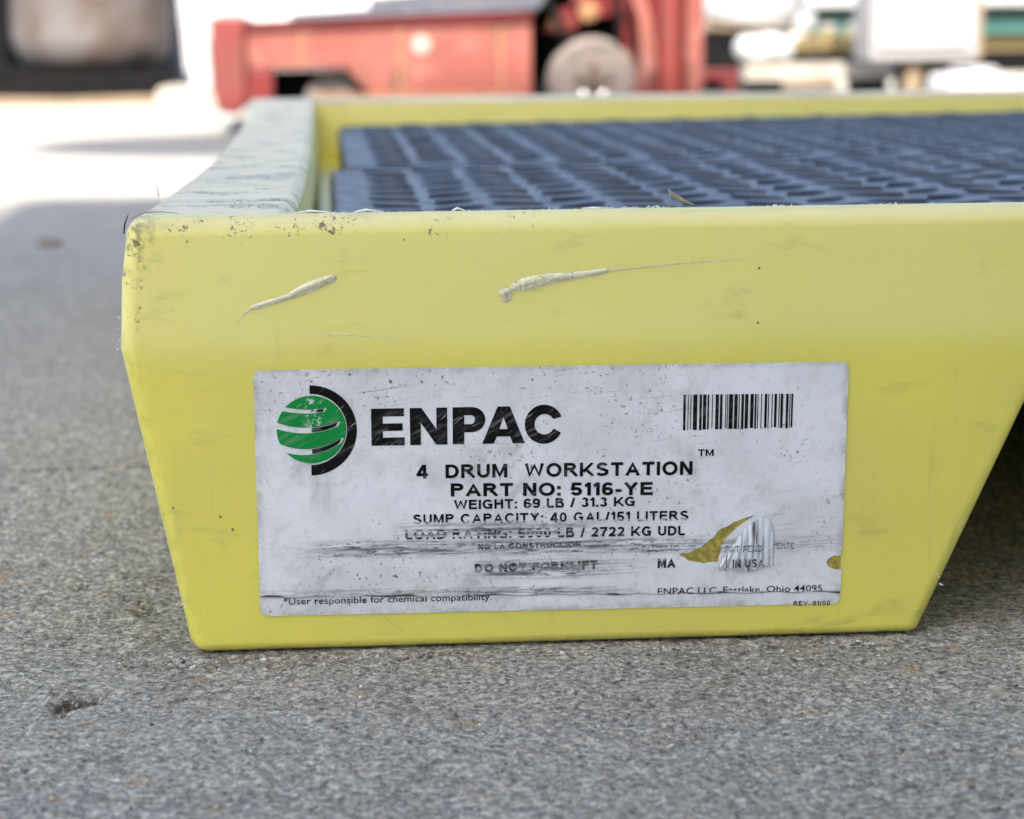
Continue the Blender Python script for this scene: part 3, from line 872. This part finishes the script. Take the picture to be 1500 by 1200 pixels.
def caps(body, xa, za, xb, zb, cap, t=.085, gap=.13, off=0.0):
    """a line of print built from broad strokes"""
    pen = 0; strokes = []
    for ch in body:
        w_, ls_ = glyph(ch, t)
        strokes += [[(px+pen, pz) for px, pz in l] for l in ls_]
        pen += w_+gap
    pen -= gap
    sx_ = (xb-xa)/pen
    bm = bmesh.new()
    for si, l in enumerate(strokes):
        o_ = IZ+off+.00002+si*1.5e-6
        closed = len(l) > 4 and abs(l[0][0]-l[-1][0])+abs(l[0][1]-l[-1][1]) < 1e-6
        if closed: l = l[:-1]
        nl = len(l); pr = []
        for k in range(nl):
            a = Vector(l[(k-1) % nl] if (closed or k) else l[k]); p = Vector(l[k]); c_ = Vector(l[(k+1) % nl] if (closed or k < nl-1) else l[k])
            d1 = (p-a).normalized() if (p-a).length > 1e-9 else None; d2 = (c_-p).normalized() if (c_-p).length > 1e-9 else None
            d1 = d1 or d2; d2 = d2 or d1
            n1 = Vector((-d1.y, d1.x)); n2 = Vector((-d2.y, d2.x))
            mt = (n1+n2).normalized(); q_ = min(1/max(mt.dot(n1), .2), 2.6)
            pair = []
            for sg in (1, -1):
                w2 = p+mt*(t*q_*sg)
                if -.02 <= p.y <= 1.02 and body: w2.y = min(max(w2.y, -.015), 1.015) if abs(p.y-.5) > .4 and body not in ',' else w2.y
                X_ = xa+w2.x*sx_; Z_ = za+(zb-za)*(w2.x/pen)+w2.y*cap
                pair.append(bm.verts.new(fp(X_, Z_, o_)))
            pr.append(pair)
        rng_ = range(nl) if closed else range(nl-1)
        for k in rng_:
            a, c_ = pr[k], pr[(k+1) % nl]
            bm.faces.new((a[0], a[1], c_[1], c_[0]))
    for f in bm.faces:
        f.normal_update()
        if f.normal.y > 0: f.normal_flip()
    me = bpy.data.meshes.new('print_line'); bm.to_mesh(me); bm.free()
    return link('print_line', me, INK, label)
caps('4  DRUM  WORKSTATION', .1033, .0664, .2068, .0654, .0053, .108, .15)
caps('TM', .2088, .0726, .2147, .0725, .0026, .10, .12)
caps('PART NO: 5116-YE', .1160, .0592, .1920, .0579, .0051, .112, .14)
caps('WEIGHT: 69 LB / 31.3 KG', .1172, .0541, .1853, .0538, .0037, .108, .14)
caps('SUMP CAPACITY: 40 GAL/151 LITERS', .1018, .0488, .2056, .0477, .0038, .104, .17)
caps('LOAD RATING: 6000 LB / 2722 KG UDL', .0989, .0429, .2044, .0418, .0038, .110, .16)
caps('NO LA CONSTRUCCION', .1261, .0382, .1648, .0382, .0023, .13, .14)
caps('PATENT NO', .1882, .0356, .2024, .0357, .0024, .07, .2)
caps('ENDIENTE', .2340, .0357, .2464, .0354, .0024, .07, .2)
caps('MA', .1942, .0291, .2010, .0291, .0038, .14, .12)
caps('DO NOT FORKLIFT', .1248, .0292, .1713, .0295, .0034, .14, .14)
text('ENPAC LLC,', .1944, .0186, .2180, .0184, .0027, .004)
text('Eastlake, Ohio 44095', .2195, .0185, .2577, .0182, .0027, .004)
text('*User responsible for chemical compatibility.', .0527, .0186, .1312, .0183, .0027, .006)
caps('REV. 01/00', .2468, .0127, .2609, .0125, .0018, .10, .18)
# bar code
pat = [(3,2),(1,2),(1,2),(5,2),(3,1),(4,1),(2,3),(1,3),(4,1),(3,3),(1,1),(1,1),(5,1),(4,1),(1,2),(3,1),(4,2),(4,1),(2,1),(1,3),(1,3),(3,1),(1,3),(1,2),(3,2),(1,1),(3,3),(3,1),(1,1),(2,0)]
tot = sum(a+b for a, b in pat); x = .2029; u_ = (.2442-.2029)/tot
loops = []
for a, b in pat:
    x2 = x+a*u_*.92
    e_ = random.uniform(-.0004, .0003)
    zt = .0963-(x-.2029)*.012; zb_ = .0829+e_
    loops.append([(x, zb_), (x2, zb_), (x2, zt), (x, zt)]); x += (a+b)*u_
fill2d('print_barcode', loops, INK, label, IZ, .00004)
# cut line across the lower edge of the label, with a lifted ridge
bm = bmesh.new(); rows = []
for k in range(90):
    x = .0442+(.2645-.0442)*k/89
    z = .0219-.0040*(k/89)+.00025*math.sin(k*.9)+random.uniform(-.0001, .0001)
    wv = .00028*(1+.8*math.sin(k*.37)+random.uniform(-.4, .4))
    wv = max(wv, .00006)
    rows.append([bm.verts.new(fp(x, z-wv, IZ+.00003)), bm.verts.new(fp(x, z+wv*.3, IZ+.0003+wv*.5)), bm.verts.new(fp(x, z+wv, IZ+.00003))])
for a, b in zip(rows, rows[1:]):
    for k in range(2): bm.faces.new((a[k], a[k+1], b[k+1], b[k]))
bmesh.ops.recalc_face_normals(bm, faces=bm.faces)
me = bpy.data.meshes.new('label_crease'); bm.to_mesh(me); bm.free(); smooth(me, 60)
n = N('crease_grey')
CRS = n.out(n.mix(n.step(n.noise(1, 4, .6, n.scale(n.co, (60, 1, 60))), .42, .6), (.07, .065, .06), (.50, .50, .50)), .5)  # dark and mid grey mottling along the crease
link('label_crease', me, CRS, label)
# crumpled flap bunched up right of the hole
bm = bmesh.new(); NU, NV = 60, 16; G = []
tops_ = [(0, .0318), (.12, .0352), (.25, .0392), (.42, .0440), (.58, .0468), (.72, .0484), (.84, .0482), (.93, .0462), (1, .0415)]
ph = [random.uniform(-.6, .6) for _ in range(12)]
for i in range(NU+1):
    u = i/NU; row = []
    zt = float(np.interp(u, [a for a, b in tops_], [b for a, b in tops_]))
    zb = .0278+.0008*math.sin(u*9)+.0006*u
    for j in range(NV+1):
        v = j/NV
        x = .2176+.0208*u + (v-.3)*.0016*(1-u)
        z = zb+(zt-zb)*v
        rid = abs(math.sin(u*PI*8.3+.8*math.sin(v*2.6+u*7)+ph[int(u*8)]*.5))**.8
        hgt = .45+.55*abs(math.sin(u*11+1))
        env = (math.sin(PI*min(1, u*.9+.1)))**.5*(.25+.75*math.sin(PI*(.10+.78*v)))
        e = .0002+env*(.0009+.0012*rid*hgt)+random.uniform(0, .0002)
        row.append(bm.verts.new(fp(x+random.uniform(-1, 1)*.00012, z, IZ+e)))
    G.append(row)
for i in range(NU):
    for j in range(NV): bm.faces.new((G[i][j], G[i+1][j], G[i+1][j+1], G[i][j+1]))
bmesh.ops.recalc_face_normals(bm, faces=bm.faces)
me = bpy.data.meshes.new('label_flap'); bm.to_mesh(me); bm.free(); smooth(me, 70)
link('label_flap', me, TEAR, label)
# the print carried on the crumpled flap
caps('PAT PEND', .2195, .0352, .2335, .0352, .0026, .08, .2, off=.0022)
caps('IN USA', .2225, .0290, .2345, .0290, .0034, .10, .22, off=.0021)

# ------------------------------------------------------------------ grates lying in the tray
def rrect_pts(x0, y0, x1, y1, r, n_=6): return rrect(x0, y0, x1, y1, r, 0, n_)
TW, TD, TH = .0320, .0135, .0021
def tread_mesh():
    m = MB(); n_ = 7
    def ring(sc, z):
        pts = []
        R = (TW**2/4+TD**2/4)/TD
        a = math.asin(min(1, TW/2/R))
        for sgn in (1, -1):
            for k in range(n_):
                t = -a+2*a*k/(n_)
                x = R*math.sin(t)*sgn; y = (R*math.cos(t)-(R-TD/2))*sgn
                pts.append(m.bm.verts.new((x*sc, y*sc, z)))
        return pts
    r0, r1, r2 = ring(1, 0), ring(.90, TH*.66), ring(.60, TH)
    for a, b in ((r0, r1), (r1, r2)):
        for k in range(len(a)): m.bm.faces.new((a[k], a[(k+1) % len(a)], b[(k+1) % len(b)], b[k]))
    m.bm.faces.new(r2)
    return m
tm = tread_mesh().mesh('tread', 30); tm.materials.append(GRATE)
def make_grate(lab, x0, y0, gw, gd):
    t = thing('deck_grate', lab, 'grate', (x0, y0, .1105), (0, -.0085, 0), 'removable grates in the tray')
    m = MB(); m.prism(rrect_pts(0, 0, gw, gd, .018), 0, .0315, 'z')
    m.build('grate_panel', GRATE, t, .005, 4)
    spots = []
    c = 0; x = .033
    while x < gw-.03:
        y = .024 + (.0205 if c % 2 else 0)
        while y < gd-.018:
            spots.append((x, y, .66 if c % 2 else -.66)); y += .041
        x += .0305; c += 1
    # nearest and most visible first
    cx, cy = .0725-x0, -.771-y0
    def vis(p):
        dx, dy = p[0]-cx, p[1]-cy
        return (0 if (dx/dy < .335) else 10)+dy
    spots.sort(key=vis)
    for sx_, sy_, an in spots[:300]:
        o = bpy.data.objects.new('tread', tm); C.objects.link(o); o.parent = t
        o.location = (sx_, sy_, .0314)
        o.rotation_euler = (random.uniform(-.03, .03), random.uniform(-.05, .05), an+random.uniform(-.12, .12))
    vs, fs = [], []
    tv = [v.co.copy() for v in tm.vertices]; tf = [list(p.vertices) for p in tm.polygons]
    for sx_, sy_, an in spots[300:]:
        b0 = len(vs)
        ca, sa = math.cos(an), math.sin(an)
        vs += [(v.x*ca-v.y*sa+sx_, v.x*sa+v.y*ca+sy_, v.z+.0314) for v in tv]; fs += [[b0+i for i in f] for f in tf]
    me = bpy.data.meshes.new('far_treads'); me.from_pydata(vs, [], fs); smooth(me, 30)
    o = link('far_treads', me, GRATE, t); o['kind'] = 'stuff'
    return t
make_grate('dark grate panel nearest the labelled front of the yellow tray', .0745, .030, 1.09, .560)
make_grate('dark grate panel farther back, along the rear rim of the tray', .0835, .604, 1.09, .570)

# ------------------------------------------------------------------ litter on the tray and the slab
def blade(name, pts, wds, mat, label_, cat):
    bm = bmesh.new(); rows = []
    for (p, w_) in zip(pts, wds):
        p = Vector(p); rows.append([bm.verts.new(p+Vector((-w_, 0, -w_*.5))), bm.verts.new(p+Vector((0, -w_*.6, w_*.3))), bm.verts.new(p+Vector((w_, 0, w_*.5)))])
    for a, b in zip(rows, rows[1:]):
        for k in range(2): bm.faces.new((a[k], a[k+1], b[k+1], b[k]))
    me = bpy.data.meshes.new(name); bm.to_mesh(me); bm.free(); smooth(me, 60)
    o = link(name, me, mat); sd_ = o.modifiers.new('thick', 'SOLIDIFY'); sd_.thickness = .0002
    return tag(o, label_, cat)
blade('dry_leaf', [(.2085, FR, H+.0005), (.2040, FR+.001, H+.0022), (.2005, FR+.001, H+.0042), (.1985, FR+.001, H+.0066)], [.0002, .0009, .0011, .0002], STRAW,
      'curled dry leaf sliver lying on the front rim by the dark grate', 'leaf')
def twig(pts, r, lab, cat='twig', mat=DARK):
    m = MB(); m.tube(pts, r, 6)
    return tag(m.build('twig', mat), lab, cat)
twig([(-.0012, .0035, .1592), (-.0006, .0022, .1630), (.0002, .004, .1650), (.0006, .005, .1662)], [.0002, .00028, .0002, .0001], 'black dried stalk bent round the top left corner of the tray')
twig([(.0018, .004, .1646), (.0060, .008, .1664), (.0120, .0105, .1664), (.0180, .012, .1655)], [.00015, .0002, .0002, .0001], 'thin brown fibre lying along the tray corner beside the stalk', 'fibre', STRAW)
twig([(.0042, .100, .1650), (.0038, .100, .1675), (.0036, .100, .1705)], [.0003, .0002, .0001], 'pale stalk standing on the left rim of the tray', 'twig', STRAW)
def pebble(x, y, r, mat, lab):
    bm = bmesh.new(); bmesh.ops.create_icosphere(bm, subdivisions=2, radius=r)
    for v in bm.verts: v.co = Vector((v.co.x*1.4, v.co.y, v.co.z*.6))*(1+random.uniform(-.12, .12))
    me = bpy.data.meshes.new('pebble'); bm.to_mesh(me); bm.free(); smooth(me, 40)
    o = link('pebble', me, mat); o.location = (x, y, r*.35)
    return tag(o, lab, 'pebble')
pebble(-.2283, 1.55, .010, STONE, 'dark brown pebble alone on the shaded slab left of the tray')

# ------------------------------------------------------------------ red cart behind the tray
VY = 3.95
cart = thing('motor_cart', 'low faded red motor cart with grey deck behind the tray', 'cart', (0, VY, 0))
m = MB(); m.prism([(-.173, .250), (-.173, .10), (-.160, .046), (-.115, .040), (-.099, .07), (-.099, .250)], -.02, .60); m.build('end_plate', RED, cart, .006)
m = MB(); m.prism([(-.098, .232), (-.098, .137), (.115, .137), (.185, .062), (.528, .062), (.528, .250), (.30, .240)], 0, .55); m.build('side_panel', PINK, cart, .006)
m = MB(); m.box(-.099, -.040, -.004, .3, .05, .136); m.build('skirt', REDD, cart, .003)
m = MB(); m.prism([(-.098, .240), (.528, .258), (.528, .238), (-.098, .224)], -.012, .0); m.build('rail', REDD, cart)
m = MB(); m.box(-.04, .17, .16, .50, .03, .125); m.build('axle_box', DARK, cart)
for x in (.02, .235, .455):
    m = MB(); m.box(x, x+.007, -.004, -.0005, .14 if x < .2 else .07, .222); m.build('panel_seam', RUST, cart)
m = MB(); m.lathe([(.004, -.006), (.020, -.005), (.022, -.0005)], (.285, .0, .185), 'y', 20); m.build('reflector', PTIMB, cart)
m = MB(); m.box(.05, .50, -.006, -.0005, .066, .082); m.build('step_strip', RUST, cart)
m = MB(); m.tube([(.545, .03, .30), (.58, -.01, .25), (.60, -.02, .20), (.575, .02, .13)], .009); m.build('hose', DARK, cart)
m = MB(); m.tube([(.70, .0, .33), (.72, -.04, .27), (.715, -.04, .20), (.73, .02, .12)], .008); m.build('hose', DARK, cart)
m = MB(); m.prism([(.00, .2415), (.54, .259), (.56, .288), (.40, .278), (.00, .256)], -.02, .56); m.build('deck_plate', DECK, cart, .002)
m = MB(); m.prism([(.18, .268), (.56, .288), (.66, .330), (.66, .352), (.54, .318), (.18, .288)], .0, .45); m.build('hood', DECK, cart, .003)
m = MB(); m.box(.529, .80, .13, .5, .05, .33); m.build('engine_bay', DARK, cart)
m = MB(); m.prism([(.560, .215), (.60, .265), (.70, .290), (.73, .29), (.73, .25), (.66, .24), (.60, .20)], .04, .13); m.build('bracket', REDD, cart)
for x, z, r, mt in ((.585, .23, .016, RUST), (.655, .255, .022, RUST), (.64, .285, .02, RED)):
    m = MB(); m.lathe([(r*.4, -.02), (r, -.016), (r, .03)], (x, .03, z), 'y', 16); m.build('engine_cap', mt, cart)
for x, y, r in ((.090, .06, .064), (.661, .0, .100), (.661, .42, .100), (.090, .42, .064)):
    m = MB(); k = r/.1
    m.lathe([(.066*k, -.022*k), (.088*k, -.030*k), (.097*k, -.022*k), (.1*k, -.008*k), (.1*k, .022*k), (.094*k, .036*k), (.066*k, .040*k)], (x, y, r), 'y', 40)
    wh = m.build('wheel', TYRE, cart)
    m = MB(); m.lathe([(.004*k, -.030*k), (.020*k, -.028*k), (.024*k, -.018*k), (.052*k, -.012*k), (.066*k, -.020*k), (.066*k, .03*k)], (x, y, r), 'y', 32); m.build('rim', HUB, wh)
    for a in range(5):
        m = MB(); m.lathe([(.004*k, -.030*k), (.0095*k, -.026*k), (.0095*k, -.010*k)], (x+.036*k*math.cos(a*1.2566+.32), y, r+.036*k*math.sin(a*1.2566+.32)), 'y', 12); m.build('wheel_nut', CHROME if a in (3, 4) else HUB, wh)
m = MB(); m.prism([(.735, .05), (.785, .05), (.80, .14), (.785, .24), (.765, .30), (.735, .30), (.755, .24), (.765, .14)], -.05, .02); m.build('mudguard', PINK, cart, .004)
m = MB(); m.box(.728, .905, .055, .30, .05, .40); m.build('rear_body', REDD, cart, .004)
m = MB(); m.box(.812, .852, .0, .05, .05, .62); m.build('upright', RED, cart, .004)
m = MB(); m.box(.866, .905, -.02, .03, .05, .66); m.build('upright', PINK, cart, .004)
m = MB(); m.box(.70, .905, -.0, .05, .405, .45); m.build('cross_bar', REDD, cart, .004)
m = MB(); m.box(.955, .985, .0, .04, .0, .10); m.build('foot', REDD, cart, .004)
m = MB(); m.box(.906, .99, .005, .035, .10, .125); m.build('foot_arm', REDD, cart, .003)
m = MB(); m.tube([(.885, .07, .64), (.885, .07, .78), (.80, .07, .84), (.66, .07, .84)], .014); m.build('handle', GREYM, cart)
m = MB(); m.box(-.158, -.105, .03, .09, .2505, .60); m.build('post', WHITE, cart, .004)

# ------------------------------------------------------------------ yard clutter beyond
# soiled drum on a dark skid, left
skid = thing('skid_pallet', 'black skid pallet under the dirty drum at far left', 'pallet', (-.70, 6.1, 0))
for k in range(7):
    m = MB(); m.box(-.29+k*.080, -.29+k*.080+.072, -.02, .65, .086, .106); m.build('deck_board', DARK, skid)
m = MB(); m.box(-.30, .275, -.022, -.0005, .004, .085); m.build('front_board', DARK, skid)
for x in (-.29, -.02, .22):
    m = MB(); m.box(x, x+.05, 0, .6, 0, .0855); m.build('bearer', DARK, skid)
dr = thing('drum', 'dirty grey plastic drum standing on the black skid', 'drum', (-.69, 6.42, .1065))
m = MB(); m.lathe([(.17, 0), (.225, .012), (.25, .045), (.262, .10), (.262, .30), (.270, .31), (.262, .32), (.262, .58), (.270, .59), (.262, .60), (.258, .84), (.23, .88), (.1, .885)], n=48); m.build('drum_body', DRUM, dr)
m = MB(); m.lathe([(.03, .886), (.03, .905), (.024, .91)], (.12, 0, 0), n=16); m.build('bung', DARK, dr)
bn = thing('storage_bin', 'long black bin standing behind the dirty drum and skid', 'bin', (-.70, 7.0, 0))
m = MB(); m.box(-.62, .36, 0, .4, 0, .155); m.build('bin_body', DARK, bn, .01)
m = MB(); m.box(-.64, .38, -.02, .42, .1555, .175); m.build('rim', DARK, bn, .004)
bx = thing('crate', 'tall dark crate at far left beside the dirty drum', 'crate', (-1.22, 6.9, 0))
m = MB(); m.box(-.25, .22, -.3, -.08, 0, .9); m.build('crate_body', DARK, bx, .01)
for z in (.1, .35, .6):
    m = MB(); m.box(-.25, .22, -.315, -.301, z, z+.12); m.build('slat', DARK, bx)
cn = thing('jerry_can', 'blue grey plastic can standing right of the dirty drum', 'can', (-.385, 6.72, 0))
m = MB(); m.box(-.09, .055, -.12, .12, 0, .46); m.build('can_body', BLUEG, cn, .02, 3)
m = MB(); m.tube([(0, -.06, .46), (0, -.06, .50), (0, .06, .50), (0, .06, .46)], .012); m.build('handle', BLUEG, cn)
pl = thing('timber_plank', 'weathered tan plank lying before the black skid', 'plank', (-.78, 5.72, 0))
m = MB()
m.prism([(-.6, 0), (.52, 0), (.52, .018), (.3, .024), (.05, .019), (-.2, .026), (-.45, .018), (-.6, .022)], 0, .12); m.build('board', TIMB, pl)
bo = thing('bollard', 'white painted post leaning between drum and red cart', 'post', (-.290, 5.6, .0), (0, .0, 0))
m = MB(); m.prism([(-.026, .05), (.030, .05), (-.012, .95), (-.085, .95)], -.03, .05); m.build('post', WHITE, bo, .006)
m = MB(); m.prism([(-.135, .0), (.06, .0), (.06, .024), (.02, .05), (-.08, .060), (-.125, .052)], -.08, .1); m.build('base_block', PTIMB, bo, .006)
m = MB(); m.prism([(-.045, .10), (-.030, .10), (-.088, .95), (-.105, .95)], .0, .06); m.build('reflector_strip', GREYM, bo)

# right-hand clutter
beam = thing('timber_beam', 'pale painted timber beam lying across the yard right of cart', 'beam', (0, 5.6, 0))
m = MB(); m.prism([(1.33, .052), (1.86, .052), (1.86, .102), (1.33, .102)], 0, .1); m.build('beam_timber', PTIMB, beam, .004)
for x in (1.28, 1.6):
    m = MB(); m.box(x+.06, x+.16, .0, .1, 0, .0515); m.build('block', DARK, beam)
db = thing('steel_beam', 'black steel beam lying behind the pale timber beam', 'beam', (0, 6.0, 0))
m = MB(); m.prism([(1.28, .060), (2.62, .060), (2.62, .127), (1.28, .127)], 0, .12); m.build('flange', DARK, db)
for x in (1.4, 2.45):
    m = MB(); m.box(x, x+.1, .0, .12, 0, .0595); m.build('block', TIMB, db)
bb = thing('battery_box', 'black steel box standing behind the white sack by the cart', 'box', (1.37, 6.2, 0))
m = MB(); m.box(-.09, .085, 0, .13, 0, .185); m.build('box_body', DARK, bb, .006)
m = MB(); m.box(-.095, .09, -.005, .135, .1855, .20); m.build('lid', DARK, bb, .003)
cr = thing('timber_crate', 'brown timber crate standing under the tilted white tank', 'crate', (1.66, 6.35, 0))
for k in range(4):
    m = MB(); m.box(-.19, .13, 0, .016, .012+k*.045, .012+k*.045+.040); m.build('slat', TIMB, cr)
m = MB(); m.box(-.185, .125, .017, .25, 0, .185); m.build('crate_body', TIMB, cr)
sack = thing('sack', 'plump white sack slumped on the black beam by the cart', 'sack', (1.392, 5.65, .103))
bm = bmesh.new(); bmesh.ops.create_uvsphere(bm, u_segments=28, v_segments=16, radius=1)
for v in bm.verts:
    p = v.co; p.x = math.copysign(abs(p.x)**.7, p.x)*.088; p.y = math.copysign(abs(p.y)**.8, p.y)*.07; p.z = (math.copysign(abs(p.z)**.75, p.z)*.044+.042)
    p.z += .006*math.sin(p.x*70)
me = bpy.data.meshes.new('sack_body'); bm.to_mesh(me); bm.free(); smooth(me, 60); link('sack_body', me, WHITE, sack)
m = MB(); m.tube([(.075, 0, .07), (.10, 0, .082), (.112, 0, .078)], [.012, .008, .012], 10); m.build('sack_neck', WHITE, sack)
tk = thing('water_tank', 'big white plastic tank tilted on a timber rack behind cart', 'tank', (1.55, 6.78, .203), (0, .16, 0))
m = MB(); m.lathe([(.12, .0), (.155, .015), (.172, .05), (.178, .1), (.178, .55), (.15, .60), (.05, .61)], n=40); m.build('tank_body', WHITE, tk)
m = MB(); m.lathe([(.05, .611), (.05, .64), (.04, .65)], n=20); m.build('cap', GREYM, tk)
m = MB(); m.lathe([(.02, 0), (.04, .01), (.04, .05), (.03, .06)], (.205, -.02, .03), 'z', 16); m.build('tap', GREYM, tk)
rk = thing('timber_rack', 'brown timber rack carrying the tilted white tank', 'rack', (1.55, 6.62, 0))
m = MB(); m.prism([(-.24, .222), (.24, .145), (.24, .160), (-.24, .237)], 0, .34); m.build('shelf', TIMB, rk)
for x, h_ in ((-.22, .217), (.18, .150)):
    for y in (0.0, .30):
        m = MB(); m.box(x, x+.04, y, y+.04, 0, h_); m.build('leg', TIMB, rk)
jar0 = thing('jar', 'amber plastic jar on the black beam, leftmost of three', 'jar', (1.585, 6.03, .1275), group='amber jars on the black beam')
m = MB(); m.lathe([(.03, 0), (.036, .006), (.036, .05), (.022, .064), (.022, .07)], n=20); m.build('jar_body', BRASS, jar0)
m = MB(); m.lathe([(.025, .0705), (.025, .085), (.02, .088)], n=20); m.build('lid', PTIMB, jar0)
for x, lab in ((1.675, 'amber plastic jar on the black beam, middle of three'), (1.76, 'amber plastic jar on the black beam, rightmost of three')):
    o = jar0.copy(); C.objects.link(o); o.location = (x, 6.03, .1275); o['label'] = lab
    for ch in list(jar0.children):
        c_ = ch.copy(); C.objects.link(c_); c_.parent = o
ball = thing('glint_ball', 'round white ball standing in for a bright glint beside the white cabinet', 'float', (1.795, 5.90, .166))  # ball added in place of a bright blurred glint
bm = bmesh.new(); bmesh.ops.create_uvsphere(bm, u_segments=24, v_segments=14, radius=.034)
me = bpy.data.meshes.new('glint_ball_body'); bm.to_mesh(me); bm.free(); smooth(me); link('glint_ball_body', me, WHITE, ball)
m = MB(); m.lathe([(.010, -.166), (.010, -.033)], n=12); m.build('stem', GREYM, ball)
sk = thing('skip', 'teal steel skip standing behind the white cabinet', 'skip', (3.38, 8.2, 0))
m = MB(); m.prism([(-1.25, .165), (1.25, .165), (1.30, .250), (-1.30, .250)], 0, 1.3); m.build('skip_body', TEAL, sk)
m = MB(); m.box(-1.33, 1.33, -.04, 1.34, .2505, .268); m.build('top_rim', DARK, sk)
m = MB(); m.box(-1.28, 1.28, .02, 1.25, .2725, .80); m.build('lid', WHITE, sk, .02)
for x in (-.6, .0, .6, 1.1):
    m = MB(); m.box(x, x+.06, -.02, -.002, .17, .248); m.build('rib', TEAL, sk)
m = MB(); m.box(-1.2, 1.2, .05, 1.2, 0, .1645); m.build('runner', BRASS, sk)
cab = thing('control_cabinet', 'white steel cabinet standing on a stubby tan post', 'cabinet', (1.76, 5.2, 0))
m = MB(); m.box(-.158, .150, .0, .2, .114, .85); m.build('cabinet_body', CABG, cab, .008)
m = MB(); m.box(-.140, .125, -.014, -.0005, .155, .82); dd_ = m.build('door', WHITE, cab, .004)
m = MB(); m.box(.09, .10, -.03, -.0145, .45, .54); m.build('handle', DARK, dd_)
m = MB(); m.box(.1505, .165, .01, .19, .12, .845); m.build('side_seam', TIMB, cab)
m = MB(); m.lathe([(.030, 0), (.030, .1135)], (-.020, .06, 0), n=20); m.build('post', TIMB, cab)
for x in (-.066, .016):
    m = MB(); m.box(x, x+.012, .05, .08, 0, .1138); m.build('leg', DARK, cab)
sl_ = thing('folded_tarpaulin', 'folded white tarpaulin on the ground right of cabinet post', 'tarpaulin', (1.815, 4.85, 0))
m = MB(); m.prism([(-.10, .02), (.0, .0), (.11, .0), (.115, .04), (.08, .080), (.0, .095), (-.09, .075)], 0, .2); m.build('tarpaulin_fold', WHITE, sl_, .015, 3)
m = MB(); m.prism([(-.04, .0955), (.06, .0900), (.04, .102), (-.03, .104)], .02, .18); m.build('tarpaulin_flap', WHITE, sl_, .004)

# far white building closing the yard
fb = thing('warehouse', 'long white warehouse wall closing the yard in the distance', 'building', (0, 0, 0))
m = MB(); m.box(-16, 24, 22, 29, 0, 2.3); m.build('wall', WHITE, fb)
m = MB(); m.box(-16.1, 24.1, 21.9, 29.1, 2.301, 2.45); m.build('roof_edge', GREYM, fb)
for x in (-6, 4, 12):
    m = MB(); m.box(x, x+2.4, 21.95, 21.995, 0, 2.1); m.build('shutter', GREYM, fb)
